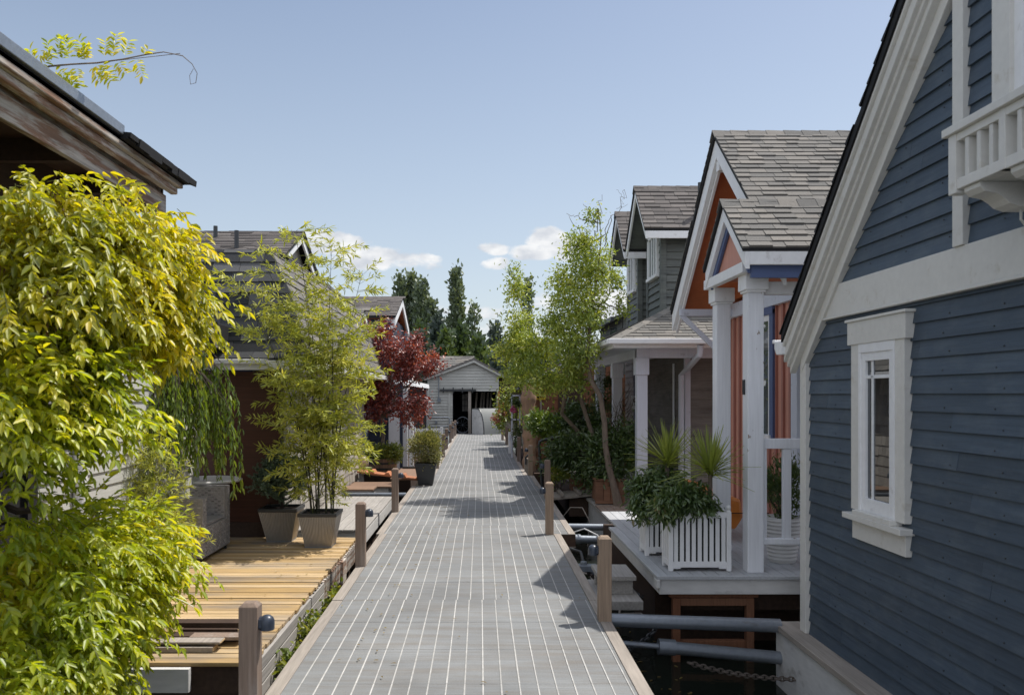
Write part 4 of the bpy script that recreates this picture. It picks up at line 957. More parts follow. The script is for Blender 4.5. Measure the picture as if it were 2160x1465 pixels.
o=T('valve_box','small rusty valve fitting beside the box step','valve',(1.02,7.8,0));s=MB();s.box(.93,1.10,7.55,7.65,-.06,.0);s.tube([(1.1,7.6,-.03),(1.2,7.6,-.03)],.03,10);s.tube([(.98,7.6,0),(.98,7.6,.03)],.03,10);s.build('body',M['galv'],o,.004)
o=T('white_cable','thin pale cable looping above the water by the second right post','cable',(1.2,9.2,0))
s=MB();s.tube([(1.10,9.5,-.02),(1.22,9.4,.04),(1.36,9.3,-.02),(1.43,9.2,-.25),(1.44,9.15,-.5)],.008,6);s.build('cable',M['white'],o,smooth=True)
o=T('green_hose','thin looping wire beside the grey house float','wire',(1.2,11,0))
s=MB();s.tube([(1.15,11.2,-.1),(1.25,11.1,.05),(1.4,11.0,.06),(1.48,10.9,-.1),(1.46,10.9,-.45)],.006,6);s.build('wire',M['curb'],o,smooth=True)
# handrail
hr_=T('handrail','dark tubular handrail at the gangway by the tree','railing',(1.1,14.2,0))
s=MB();s.tube([(1.08,13.9,-.02),(1.02,13.9,.72),(1.03,13.9,.79),(1.09,13.9,.82),(1.95,14.2,.94)],.024,10);s.tube([(1.04,13.9,.42),(1.75,14.15,.50)],.014,8);s.tube([(1.06,13.9,.12),(1.8,14.15,.16)],.014,8);s.build('rail',M['darkmetal'],hr_,smooth=True)
gw=T('gangplank','grey wooden gangplank with cleats leading to the grey house','gangplank',(1.4,12.6,0))
s=MB();s.prism([(1.12,12.5,.0),(2.1,12.5,.10),(2.1,13.2,.10),(1.12,13.2,.0)],(0,0,-.035));s.build('board',M['curb'],gw)
for k in range(3):
    s=MB();x=1.25+k*.27;z=.013+(x-1.12)*.102;s.box(x,x+.05,12.45,13.2,z,z+.05);s.build('cleat',M['curb'],gw,.004)
def E(px,py,Y,rx,ry,rz=None):   # ellipsoid from photo spot; radii in photo px (x,z) and metres in depth
    c=W(px,py,Y);k=Y/F;return (c.x,c.y,c.z,rx*k,(rz if rz else rx*k),ry*k)
# ================================================================= WISTERIA
ws_=T('wisteria','huge yellow green wisteria filling the left foreground beside the golden deck','shrub',(-2.6,4.2,-.4))
def pinnate(ells,n,size,shell,dirb=(.55,-.1,-.35),nleaf=6,lw=(.058,.024),clear=None):
    P,O=clumpcloud(ells,n//11,n,.075,shell)
    n=len(P);D=O*.55+rdir(n)*.55+np.array(dirb);D/=np.linalg.norm(D,axis=1,keepdims=True)
    out=[]
    LP=[];LD=[];LN=[];LL=[];RA=[]
    for i in range(n):
        p=P[i].copy();d=D[i].copy();Lr=size*rr(.7,1.2);st=Lr/nleaf
        side=np.cross(d,[0,0,1]);side/=np.linalg.norm(side)+1e-9;nn=np.cross(side,d)
        pts=[p.copy()]
        for k in range(nleaf):
            p=p+d*st;d=d+np.array([0,0,-.10]);d/=np.linalg.norm(d);pts.append(p.copy())
            if k==0: continue
            sc=rr(.8,1.15)*(1-.25*abs(k/nleaf-.5))
            for sg in (-1,1):
                ld=side*sg*.75+d*.65+np.array([0,0,-.35+rr(-.35,.3)])+RNG.normal(size=3)*.28
                LP.append(p);LD.append(ld);LN.append(nn+RNG.normal(size=3)*.6);LL.append(lw[0]*sc*rr(.5,1.3))
        LP.append(p);LD.append(d+np.array([0,0,-.2]));LN.append(nn);LL.append(lw[0]*1.15)
        RA.append(pts)
    return np.array(LP),np.array(LD),np.array(LN),np.array(LL),RA
UP=[E(40,460,3.7,100,50),E(160,470,3.9,100,55),E(270,475,4.2,70,45),E(325,530,4.4,45,45),E(350,605,4.5,38,55),E(365,660,4.5,28,40),E(260,560,4.2,110,80),E(130,580,3.8,130,100),
    E(60,650,3.6,100,80),E(190,660,4.0,90,50),E(310,660,4.3,55,40),E(70,730,3.6,60,50),E(360,700,4.5,16,20)]
LO=[E(160,840,3.7,70,50),E(100,820,3.6,80,70),E(30,860,3.4,60,80),E(200,870,3.8,30,22),E(235,1140,4.3,75,30),E(320,1185,4.5,28,26),E(180,1160,4.2,100,55),E(70,1190,3.8,100,80),E(270,1200,4.4,65,50),
    E(180,1270,4.1,95,70),E(80,1320,3.8,110,80),E(140,1390,4.0,70,60),E(50,1420,3.6,100,70),E(290,1240,4.4,35,35),E(10,1030,3.5,40,50),E(190,1430,4.0,30,35)]
def wist(ells,n,name,mat,shell=.5,par=ws_,lw=(.060,.021),size=.20,dirb=(.5,-.1,-.35)):
    P,D,Nn_,Ls,RA=pinnate(ells,n,size,shell,lw=lw,dirb=dirb)
    leafmesh(name,P,D,Nn_,Ls,Ls*(lw[1]/lw[0])*(.85+.3*RNG.random(len(Ls))),mat,par,fold=.3,wide=.36)
    return RA
RA=wist(UP,2700,'leaves',M['wist'],shell=.35,dirb=(.35,-.15,-.55))+wist(LO,2800,'leaves',M['wistlow'],shell=.35,dirb=(.6,-.1,-.15))
s=MB()
for pts in RA[::3]: s.tube(pts,.0022,3,cap=False)
s.build('leaf_stalks',M['canegreen'],ws_)
s=MB()
branch(s,(-2.7,4.2,-.4),(-2.55,4.1,1.2),.06,.045,.05)
for q in (W(30,700,3.6),W(120,600,3.8),W(40,520,3.7),W(300,560,4.2),W(200,860,3.8),W(100,1150,4),W(300,1150,4.3),W(420,600,4.5),W(80,1350,3.8),W(60,850,3.5)):
    branch(s,(-2.55,4.1,1.0+rr(-.2,.5)),q,.026,.008,.07,7)
for i in range(14):
    e=random.choice(UP+LO);f=random.choice(UP+LO);branch(s,e[:3],(e[0]+rr(-.3,.4),e[1]+rr(-.2,.2),e[2]-rr(.1,.4)),.007,.003,.1,5,5)
s.build('branches',M['barkdk'],ws_,smooth=True)
P,O=clumpcloud(UP,60,420,.03,.85)
D=np.tile([0,0,-1.],(len(P),1))+RNG.normal(size=(len(P),3))*.25
tag(leafmesh('withered_racemes',P,D,rdir(len(P)),.07*(.6+.8*RNG.random(len(P))),np.full(len(P),.012),leafmat('withered_leaf',[(0,(.10,.05,.03)),(.6,(.24,.13,.06)),(1,(.40,.26,.10))],.3),ws_),kind='stuff')
# sprig on the roof
sp=T('wisteria_sprig','long wisteria shoot with curled tip rising over the left roof edge','vine',W(80,130,4.6))
pts=[W(70,150,4.7),W(105,140,4.7),W(150,136,4.7),W(205,133,4.7),W(260,125,4.7),W(310,115,4.7),W(345,110,4.7),W(385,118,4.7),W(405,135,4.7),W(416,155,4.7),W(413,175,4.7),W(402,178,4.7),W(400,160,4.7),W(408,145,4.7)]
s=MB();s.tube(pts,[.006,.006,.005,.005,.004,.004,.003,.003,.0022,.002,.002,.0018,.0016,.0014],5);s.tube([W(200,133,4.7),W(300,122,4.72),W(380,113,4.72)],.002,4);s.build('stem',M['bark'],sp,smooth=True)
LP=[];LD=[];LN=[]
for (px,py,dx,dy,nl) in ((75,135,-.2,.6,5),(100,135,.1,1,7),(130,128,.2,1,8),(160,140,.3,-1,8),(185,132,-.3,1,8),(215,133,.4,-.6,9),(235,125,.2,1,9),(262,122,.3,1,6),(285,122,.4,-1,7),(140,150,.5,-.9,8),(200,135,.6,-.7,8),(95,150,.6,-.7,7),(118,118,.1,.9,7),(88,142,.5,.5,6),(112,146,.7,-.4,7),(148,126,-.1,.8,7),(172,128,.2,.9,6),(195,140,.5,-.9,7),(222,124,0,1,6),(248,128,.5,-.8,6),(300,118,.5,.6,3),(130,146,.2,-.8,5),(160,126,.6,.6,6)):
    p=np.array(W(px,py,4.7));d=np.array([dx,rr(-.3,.3),dy]);d/=np.linalg.norm(d)
    sd=np.cross(d,[0,1,0])
    for k in range(nl):
        p=p+d*.016
        for sg in (-1,1): LP.append(p.copy());LD.append(sd*sg+d*.6+RNG.normal(size=3)*.25);LN.append(np.array([0,-.5,1])+RNG.normal(size=3)*.5)
leafmesh('leaflets',LP,LD,LN,.050*(.7+.5*RNG.random(len(LP))),.019*(.8+.4*RNG.random(len(LP))),M['wistlow'],sp)
# ================================================================= WEEPING CHERRY + yellow bamboo beside it
wt=T('weeping_tree','dark green weeping cherry beside the wicker armchair','tree',(-2.9,7.7,0))
LP=[];LD=[];LN=[];s=MB();s2=MB()
branch(s,(-3.0,7.8,0),(-3.0,7.7,1.85),.04,.028,.03)
for i in range(80):
    a=rr(-2.4,1.9);rad=rr(.15,.62);top=rr(1.75,2.06)
    c=np.array([-3.0,7.7,top]);e=c+np.array([math.cos(a)*rad*1.0,math.sin(a)*rad*.75,-rr(.0,.35)*rad])
    pts=[c];n1=5
    for k in range(1,n1+1):
        t=k/n1;pts.append(c+(e-c)*t+np.array([0,0,.12*math.sin(t*math.pi)-.1*t*t]))
    zc=rr(.62,1.15);ln=rr(.35,1.15);p=pts[-1];d=np.array([math.cos(a)*.35,math.sin(a)*.35,-.6])
    m=int(ln/.06)
    for k in range(m):
        d=d*.9+np.array([rr(-.05,.05),rr(-.05,.05),-.25]);d/=np.linalg.norm(d);p=p+d*.06
        if p[2]<zc: break
        pts.append(p)
    s.tube([tuple(q) for q in pts],[.006*(1-.7*k/len(pts)) for k in range(len(pts))],4,cap=False)
    for q in pts[2:]:
        for _ in range(4):
            LP.append(q+RNG.normal(size=3)*.012);LD.append(np.array([rr(-.6,.6),rr(-.6,.6),-1.2]));LN.append(RNG.normal(size=3))
s.build('branches',M['barkdk'],wt,smooth=True)
leafmesh('leaves',LP,LD,LN,.085*(.7+.5*RNG.random(len(LP))),.021*(.8+.4*RNG.random(len(LP))),M['weep'],wt)
def bamboo(root,base,tips,nodes,tw,leafL,leafW,mat,canemat,r=.008,zlo=.5,per=6,spread=1.0):
    LP=[];LD=[];LN=[];s=MB();s2=MB()
    for (bx,by,bz),(tx,ty,tz) in zip(base,tips):
        n=14;pts=[]
        for i in range(n+1):
            t=i/n;k=t**2.0;pts.append(np.array([bx+(tx-bx)*(.25*t+.75*k),by+(ty-by)*(.25*t+.75*k),bz+(tz-bz)*(t if t<.8 else t-.15*(t-.8)**2*5)]))
        s.tube([tuple(p) for p in pts],[r*(1-.8*i/n) for i in range(n+1)],6)
        for j in range(nodes):
            t=rr(0,1)**.85;i=min(int(t*n),n-1);f=t*n-i;p=pts[i]*(1-f)+pts[i+1]*f
            if p[2]<zlo: continue
            a=rr(0,2*math.pi);L=tw*rr(.5,1.2)*(1-.35*t);d=np.array([math.cos(a)*spread,math.sin(a)*spread,rr(.15,.8)]);d/=np.linalg.norm(d)
            q=p.copy();ps=[q.copy()];m=max(3,int(L/.045))
            for k in range(m):
                d=d+np.array([rr(-.08,.08),rr(-.08,.08),-.055]);d/=np.linalg.norm(d);q=q+d*.045;ps.append(q.copy())
                if k>0:
                    for _ in range(per//2 if k<m-1 else per):
                        ld=d*.8+RNG.normal(size=3)*.55+np.array([0,0,-.12]);LP.append(q.copy());LD.append(ld);LN.append(RNG.normal(size=3)*.6+np.array([0,0,.7]))
            s2.tube([tuple(x) for x in ps],.0017,3,cap=False)
    s.build('canes',M[canemat],root,smooth=True);s2.build('twigs',M['canegreen'],root)
    leafmesh('leaves',LP,LD,LN,leafL*(.6+.6*RNG.random(len(LP))),leafW*(.7+.5*RNG.random(len(LP))),M[mat],root,fold=.2)
    return len(LP)
bm=T('potted_bamboo','tall airy yellow green bamboo growing in the right ribbed planter','bamboo',(-1.69,8.56,.35))
tips=[W(620,470,8.5),W(540,510,8.4),W(490,560,8.2),W(700,500,8.7),W(765,560,8.9),W(640,560,8.5),W(700,620,8.3),W(600,600,8.8),W(770,640,8.8),W(530,640,8.3),W(650,680,8.6),W(720,700,8.5)]
base=[(-1.69+rr(-.13,.13),8.56+rr(-.12,.12),.3) for _ in tips]
bamboo(bm,base,tips,58,.50,.090,.0155,'bam','cane',.0085,.75,6)
tips=[W(600,900,8.5),W(740,930,8.5),W(560,860,8.4),W(800,880,8.6),W(690,960,8.5)]
base=[(-1.69+rr(-.13,.13),8.56+rr(-.12,.12),.3) for _ in tips]
for ch_ in ():pass
bamboo(bm,base,tips,20,.35,.085,.0135,'bam','canegreen',.005,.45,6)
yb=T('yellow_bamboo','low yellow bamboo clump between the weeping cherry and the white wall','bamboo',(-2.9,7.0,0))
tips=[W(rr(200,350),rr(880,960),rr(6.8,7.2)) for _ in range(12)]
bamboo(yb,[(-2.85+rr(-.3,.3),7.0+rr(-.1,.1),0) for _ in tips],tips,26,.34,.075,.010,'bam','canegreen',.005,.2,6)
# ================================================================= SPRUCE
sp=T('potted_spruce','bushy blue green dwarf spruce in the left ribbed planter','shrub',(-2.18,8.88,.35))
LP=[];LD=[];LN=[];s=MB();s.tube([(-2.18,8.88,.3),(-2.16,8.88,.93)],[.02,.006],6)
for i in range(95):
    z=rr(.36,.95);a=rr(0,2*math.pi);L=(.34*(1-((z-.36)/.62))**.75+.05)*rr(.75,1.25);d=np.array([math.cos(a),math.sin(a),rr(.05,.5)]);q=np.array([-2.18+.02*(z),8.88,z]);ps=[q.copy()]
    m=max(2,int(L/.02))
    for k in range(m):
        d=d/np.linalg.norm(d);q=q+d*.02;d=d+np.array([0,0,.03]);ps.append(q.copy())
        for _ in range(18):
            LP.append(q.copy());nd=RNG.normal(size=3)+d*1.1;LD.append(nd);LN.append(RNG.normal(size=3))
        if k>m*.3 and rr(0,1)<.5:
            d2=d+RNG.normal(size=3)*.8;d2/=np.linalg.norm(d2);q2=q.copy()
            for kk in range(4):
                q2=q2+d2*.018
                for _ in range(12): LP.append(q2.copy());LD.append(RNG.normal(size=3)+d2);LN.append(RNG.normal(size=3))
    s.tube([tuple(x) for x in ps],.003,3,cap=False)
s.build('branches',M['barkdk'],sp);leafmesh('needles',LP,LD,LN,np.full(len(LP),.026),np.full(len(LP),.006),M['spruce'],sp,fold=.1)
# ================================================================= MAPLE in barrel
mp=T('red_maple','dark red japanese maple growing from the oak barrel','tree',(-1.94,16.1,.3))
ME=[E(785,715,16,35,24,.45),E(770,760,16,35,40,.45),E(850,735,16,50,25,.5),E(830,780,16,60,35,.5),E(890,768,15.8,46,20,.4),E(922,762,15.6,16,9,.2),E(866,712,15.8,20,9,.2),E(790,830,16.2,50,45,.4),E(855,845,15.9,50,26,.4),E(870,880,15.9,25,14,.25),E(780,870,16,35,25,.4),E(905,845,15.7,20,8,.15),E(815,690,16.2,14,14,.2),E(760,690,16.4,20,14,.2)]
cloudleaves('leaves',ME,230,15000,.075,.070,.030,M['maple'],mp,droop=.35,fold=.1,shell=.45,rnd=.9)
s=MB();tr=branch(s,(-1.94,16.1,.25),W(806,880,16.1),.045,.035,.02)
for e in ME: branch(s,tr[-1],e[:3],.022,.006,.08,5,5)
s.build('trunk',M['bark'],mp,smooth=True)
br_=T('oak_barrel','cut oak barrel planter with iron hoops under the red maple','barrel',(-1.94,16.1,0))
s=MB()
for k in range(22):
    a0=k/22*2*math.pi;a1=(k+.93)/22*2*math.pi
    prof_=[(.25,0),(.285,.17),(.30,.34)]
    vs=[]
    for r_,z_ in prof_:
        for a in (a0,(a0+a1)/2,a1): vs.append((-1.94+r_*math.cos(a),16.1+r_*math.sin(a),z_))
    s.add(vs,[(0,1,4,3),(1,2,5,4),(3,4,7,6),(4,5,8,7)])
s.lathe((-1.94,16.1,0),[(.24,.0),(.275,.17),(.285,.32)],22);s.build('staves',M['barrel'],br_)
for z_,r_ in ((.03,.262),(.12,.284),(.23,.299)):
    s=MB();s.lathe((-1.94,16.1,z_),[(r_-.01,0),(r_,0),(r_+.004,.035),(r_-.01,.035)],28);s.build('hoop',M['darkmetal'],br_,smooth=True)
bh_=T('barrel_herbs','low green and yellow plants spilling over the oak barrel rim','plants',(-1.94,16.1,.34),kind=None)
cloudleaves('leaves',[(-2.08,16.0,.44,.22,.25,.12),(-1.74,15.95,.46,.20,.22,.13)],90,3800,.045,.05,.022,M['herb'],bh_,out=.6,droop=-.1)
# ================================================================= black pot with variegated shrub
bp_=T('black_pot','tall black square pot holding the variegated shrub at the dock edge','pot',(-.955,14.3,0))
def taper(s,cx,cy,z0,z1,wb,wt,mi=0):
    s.add([(cx-wb,cy-wb,z0),(cx+wb,cy-wb,z0),(cx+wb,cy+wb,z0),(cx-wb,cy+wb,z0),(cx-wt,cy-wt,z1),(cx+wt,cy-wt,z1),(cx+wt,cy+wt,z1),(cx-wt,cy+wt,z1)],[(0,3,2,1),(4,5,6,7),(0,1,5,4),(1,2,6,5),(2,3,7,6),(3,0,4,7)],mi)
s=MB();taper(s,-.955,14.3,.004,.36,.125,.185);taper(s,-.955,14.3,.36,.39,.192,.195);s.build('body',M['darkmetal'],bp_,.01)
s=MB();taper(s,-.955,14.3,.385,.398,.17,.17);s.build('soil',M['soil'],bp_)
vs_=T('variegated_shrub','round cream and green variegated shrub in the black pot','shrub',(-.955,14.3,.39))
cloudleaves('leaves',[(-.965,14.3,.66,.27,.27,.27)],150,5200,.05,.045,.018,M['gold'],vs_,out=1,droop=-.5,shell=.45)
s=MB()
for i in range(12): branch(s,(-.955,14.3,.38),(-.955+rr(-.2,.2),14.3+rr(-.2,.2),rr(.6,.8)),.008,.003,.05,3,4)
s.build('stems',M['bark'],vs_)
# ================================================================= clutter left
o=T('terracotta_ramp','terracotta coloured cleated plank lying between oak barrel and black pot','plank',(-1.6,14.6,0))
s=MB();s.beam((-2.2,14.6,.22),(-1.05,14.6,.07),.35,.03,mi=0)
for k in range(4):
    x=-2.0+k*.28;z=.215-(x+2.2)*.13+.02;s.prism([(x,14.42,z-.01),(x+.04,14.42,z+.035),(x+.09,14.42,z+.035),(x+.13,14.42,z-.03)],(0,.36,0))
s.build('board',M['terra'],o,.004)
o=T('brown_landing_board','brown plank landing behind the third left post','plank',(-1.5,16,0));s=MB();s.box(-1.66,-1.12,14.9,17,.02,.05);s.build('board',M['barrel'],o);s=MB();s.box(-1.62,-1.30,16.9,17,.05,.09);s.build('lip',M['darkmetal'],o)
o=T('beige_buoy','beige teardrop buoy leaning on the cedar side wall','buoy',(-2.22,14.9,.1))
s=MB();s.lathe((-2.18,15.0,.1),[(.01,0),(.06,.08),(.115,.2),(.12,.27),(.09,.34),(.03,.37)],20);s.build('body',plain('beige_buoy_paint',(.50,.40,.30),.5),o,smooth=True)
o=T('dock_box','low grey and white dock box beneath the terracotta ramp','box',(-1.9,13.9,0))
s=MB();s.box(-2.3,-1.55,13.7,14.3,-.12,.02);s.build('box',M['hullwhite'],o,.01);s=MB();s.box(-2.34,-1.5,13.65,14.35,.02,.05);s.build('lid',M['barrel'],o,.005)
o=T('low_dock_box','small white box beside the grey plank deck end','box',(-2.3,13.2,0));s=MB();s.box(-2.6,-1.75,13.05,13.5,-.1,.05);s.build('box',M['hullwhite'],o,.01);s=MB();s.box(-2.62,-1.72,13.0,13.5,.05,.075);s.build('lid',M['barrel'],o)
# ================================================================= white slatted planter boxes
def slatbox(x0,x1,y0,y1,z0,label):
    r=T('slatted_planter',label,'planter',((x0+x1)/2,(y0+y1)/2,z0),group='white slatted planter boxes')
    zt=z0+.47;w=.036
    for a,b in ((x0,y0),(x1-w,y0),(x0,y1-w),(x1-w,y1-w)):
        s=MB();s.box(a,a+w,b,b+w,z0,zt+.006);s.lathe((a+w/2,b+w/2,zt+.006),[(.016,0),(.009,.008),(.009,.012),(.018,.022),(.019,.034),(.012,.046),(.003,.052)],12);s.build('corner_post',M['white'],r,.002)
    s=MB()
    s.box(x0+w,x1-w,y0+.006,y0+.028,zt-.045,zt);s.box(x0+w,x1-w,y0+.006,y0+.028,z0+.03,z0+.075)
    s.box(x0+.006,x0+.028,y0+w,y1-w,zt-.045,zt);s.box(x0+.006,x0+.028,y0+w,y1-w,z0+.03,z0+.075)
    s.box(x1-.028,x1-.006,y0+w,y1-w,zt-.045,zt);s.box(x0+w,x1-w,y1-.028,y1-.006,zt-.045,zt)
    s.box(x0+w,x0+w+.06,y0+.008,y0+.026,z0+.018,z0+.03);s.box(x1-w-.06,x1-w,y0+.008,y0+.026,z0+.018,z0+.03);s.build('rail',M['white'],r,.002)
    s=MB();n=9;g=(x1-x0-2*w)/n
    for k in range(n): s.box(x0+w+g*k+.008,x0+w+g*(k+1)-.008,y0+.010,y0+.022,z0+.075,zt-.045)
    n2=max(2,int((y1-y0-2*w)/g));g2=(y1-y0-2*w)/n2
    for k in range(n2):
        for xa in (x0+.010,x1-.022): s.box(xa,xa+.012,y0+w+g2*k+.006,y0+w+g2*(k+1)-.006,z0+.075,zt-.045)
    s.build('slats',M['white'],r)
    s=MB();s.box(x0+.035,x1-.035,y0+.035,y1-.035,z0+.06,zt-.05);s.build('liner',M['black'],r);return r
slatbox(1.509,2.008,6.43,6.68,.192,'front white slatted planter box at the salmon porch deck corner')
slatbox(1.447,1.93,7.05,7.30,.192,'rear white slatted planter box, half hidden behind the front one')
def cordyline(label,cx,cy,z0,zh,n,L,seed=0):
    r=T('cordyline',label,'plant',(cx,cy,z0));s=MB();s.tube([(cx,cy,z0),(cx+.01,cy,zh)],[.022,.016],8);s.build('stem',M['bark'],r,smooth=True)
    s=MB()
    for i in range(n):
        a=rr(0,2*math.pi);el=rr(-.15,1.45);el=el if rr(0,1)<.75 else rr(.6,1.5);d=Vector((math.cos(a)*math.cos(el),math.sin(a)*math.cos(el),math.sin(el)));l=L*rr(.7,1.1)
        sd=d.cross(Vector((0,0,1)));sd=sd.normalized() if sd.length>1e-3 else Vector((1,0,0));up=sd.cross(d)
        p=Vector((cx+.01,cy,zh-.02+rr(-.03,.04)));m=5;vs=[];wv=.0095
        sag=rr(.15,.5)*(1-el/1.6)
        for k in range(m+1):
            t=k/m;w_=wv*(.8+.6*t if t<.4 else 1.04*(1-(t-.4)/.6)**.8+.02)
            c=p+d*l*t+Vector((0,0,-sag*l*t*t*.55));vs+= [c-sd*w_,c+up*-.003,c+sd*w_]
        fs=[]
        for k in range(m):
            b=k*3;fs+=[(b,b+1,b+4,b+3),(b+1,b+2,b+5,b+4)]
        s.add(vs,fs)
    s.build('leaves',M['cord'],r,smooth=False);return r
cordyline('spiky cordyline on a bare stem in the front planter box',1.85,6.50,.6,.985,120,.38)
cordyline('spiky cordyline rising from the rear planter box',1.66,7.18,.6,1.0,110,.40)
def bush(name,label,cat,ells,nc,nl,cr,L,Wd,mat,loc,**k):
    r=T(name,label,cat,loc);cloudleaves('leaves',ells,nc,nl,cr,L,Wd,M[mat],r,**k)
    s=MB()
    for e in ells:
        for _ in range(5): branch(s,loc,(e[0]+rr(-.6,.6)*e[3],e[1]+rr(-.6,.6)*e[4],e[2]+rr(-.3,.5)*e[5]),.009,.003,.06,4,4)
    s.build('stems',M['barkdk'],r);return r
bush('nandina_bush','dark bushy nandina overflowing the front planter box','bush',[E(1445,1052,6.5,42,22,.12),E(1405,1068,6.45,18,20,.08),E(1482,1068,6.5,14,14,.08)],110,3600,.035,.060,.019,'nand',(1.7,6.55,.6),droop=.5,out=.8)
bush('nandina_bush','dark bushy nandina overflowing the rear planter box','bush',[E(1378,1022,7.1,36,20,.13),E(1352,1045,7.05,14,26,.1),E(1400,1012,7.2,28,18,.12),E(1350,1080,7.0,10,16,.06)],120,3900,.038,.062,.020,'nand',(1.65,7.18,.6),droop=.5,out=.8)
# white ceramic pot behind railing
cp=T('ribbed_pot','ribbed white ceramic pot behind the porch railing','pot',(2.56,6.82,.19))
pf=[(.105,0)]
for i in range(23):
    t=i/22;pf.append((.108+.047*t+(.008 if i%2 else 0),.012+.36*t))
pf+=[(.16,.375),(.15,.38),(.14,.36)]
s=MB();s.lathe((2.56,6.82,.192),pf,36);s.build('body',M['ceram'],cp,smooth=True)
bush('potted_shrub','small leaved green shrub in the ribbed white pot','shrub',[(2.56,6.82,.80,.17,.15,.26)],90,2000,.035,.045,.013,'shrub',(2.56,6.82,.55),droop=-.7,out=.5)
ky=T('orange_kayak','orange kayak end lying on the porch deck behind the posts','kayak',(2.45,7.7,.3))
s=MB();s.prism([(2.30,7.7,.40),(2.44,7.7,.30),(2.52,7.7,.42),(2.50,7.7,.60),(2.34,7.7,.64),(2.26,7.7,.58)],(0,1.6,0));s.build('hull',M['kayak'],ky,.03)
s=MB();s.box(2.2,2.75,7.66,7.68,.47,.476);s.build('strap',M['black'],ky)
# ================================================================= willow and shrubs on the right
wl=T('curly_willow','tall yellow green curly willow leaning over the dock','tree',(1.99,11.5,0))
WE=[E(1250,560,11.8,42,70,.45),E(1215,520,11.8,32,36,.3),E(1292,590,11.9,18,40,.25),E(1195,600,12,35,50,.4),E(1240,660,11.8,48,55,.5),E(1180,680,12,42,55,.5),E(1210,740,11.8,60,50,.5),E(1130,730,12.4,50,50,.5),E(1150,800,12.2,50,32,.5),E(1215,800,12,35,22,.4),E(1090,690,12.8,28,60,.4),E(1085,610,12.8,22,45,.3),E(1065,740,12.8,22,28,.3),E(1100,790,12.6,34,28,.4),E(1255,455,11.8,16,25,.15),E(1310,650,12,14,30,.2)]
cloudleaves('leaves',WE,520,24000,.070,.056,.023,M['willow'],wl,droop=.35,shell=.15,rnd=1,fold=.15)
s=MB()
tp=[(1305,1068),(1296,1030),(1284,985),(1277,940),(1275,890),(1266,835),(1246,800),(1238,760),(1243,700),(1250,640),(1262,570),(1268,500),(1262,440)]
P=[W(a,b,11.55+.02*i) for i,(a,b) in enumerate(tp)]
s.tube(P,[.075,.052,.045,.042,.040,.037,.034,.030,.024,.020,.014,.008,.004],9)
t2=[W(a,b,12.4) for a,b in ((1290,1000),(1262,950),(1246,905),(1228,850),(1222,805),(1200,770),(1175,720),(1160,660))];s.tube(t2,[.036,.036,.034,.03,.026,.022,.015,.008],8)
t3=[W(a,b,13.2) for a,b in ((1262,960),(1215,905),(1185,872),(1192,830),(1188,790),(1150,740),(1110,680),(1085,600))];s.tube(t3,[.035,.034,.032,.028,.024,.02,.012,.005],7)
for e in WE:
    b=min(P[5:]+t2[4:]+t3[3:],key=lambda p:(p-Vector(e[:3])).length)
    branch(s,b,(e[0],e[1],e[2]),.018,.006,.1,6,5)
    for _ in range(4): branch(s,e[:3],(e[0]+rr(-1,1)*e[3]*.9,e[1]+rr(-1,1)*e[4]*.8,e[2]+rr(-.3,1)*e[5]*.9),.006,.002,.12,6,4)
for a,b,c,d in ((1255,500,1270,410),(1258,470,1195,450),(1262,470,1230,430),(1270,500,1290,455),(1275,520,1317,400),(1240,520,1200,455)):
    branch(s,W(a,b,11.8),W(c,d,11.8),.008,.0025,.07,10,4)
for a,b,c,d in ((1317,400,1312,440),(1300,440,1325,430),(1317,420,1300,400)): branch(s,W(a,b,11.8),W(c,d,11.8),.003,.0015,.12,7,4)
s.build('trunk',M['bark'],wl,smooth=True)
def woodbox(label,x0,x1,y0,y1,z0,z1):
    r=T('cedar_planter',label,'planter',((x0+x1)/2,(y0+y1)/2,z0),group='square cedar planter boxes')
    s=MB();n=4
    for k in range(n):
        g=(x1-x0)/n;s.box(x0+g*k+.003,x0+g*(k+1)-.003,y0,y0+.02,z0+.03,z1-.02);g=(y1-y0)/n;s.box(x0,x0+.02,y0+.02+g*k*.95,y0+.017+g*(k+1)*.95,z0+.03,z1-.02)
    s.box(x0+.02,x1-.003,y0+.02,y1,z0+.03,z1-.04);s.build('boards',M['boxwood'],r,.003)
    s=MB();s.box(x0-.02,x1+.02,y0-.02,y0+.03,z1-.02,z1);s.box(x0-.02,x0+.03,y0+.03,y1+.02,z1-.02,z1);s.box(x0-.015,x1+.015,y0-.015,y0+.02,z0,z0+.04);s.build('rim',M['boxwood'],r,.003)
woodbox('cedar planter box behind the willow trunk',1.70,2.12,11.75,12.2,.012,.37)
woodbox('cedar planter box left of the willow, below the rhododendron',1.50,1.84,13.15,13.5,.0,.30)
bush('rhododendron','large dark rhododendron mass behind the willow trunk','shrub',[E(1290,960,12.0,50,50,.4),E(1240,960,12.9,50,40,.4),E(1320,930,12.2,24,45,.3),E(1200,950,13.2,48,28,.4),E(1180,975,13.4,34,20,.3),E(1270,1000,12.3,40,22,.3)],330,9500,.075,.088,.028,'rhodo',(1.95,12.6,.3),droop=.1)
bush('rhododendron','fresh green rhododendron branch in front of the cedar shake wall','shrub',[E(1140,892,14.8,26,20,.25),E(1175,905,14.8,32,22,.3)],120,2600,.065,.09,.03,'rhodolt',(1.5,14.9,.3),droop=-.1)
bush('rhododendron','dark rhododendron below the willow crown at the porch','shrub',[E(1225,880,14.5,32,26,.3),E(1195,900,14.8,34,20,.3),E(1260,900,14.2,22,22,.25)],150,3600,.07,.09,.03,'rhodo',(1.9,14.6,.2),droop=.1)
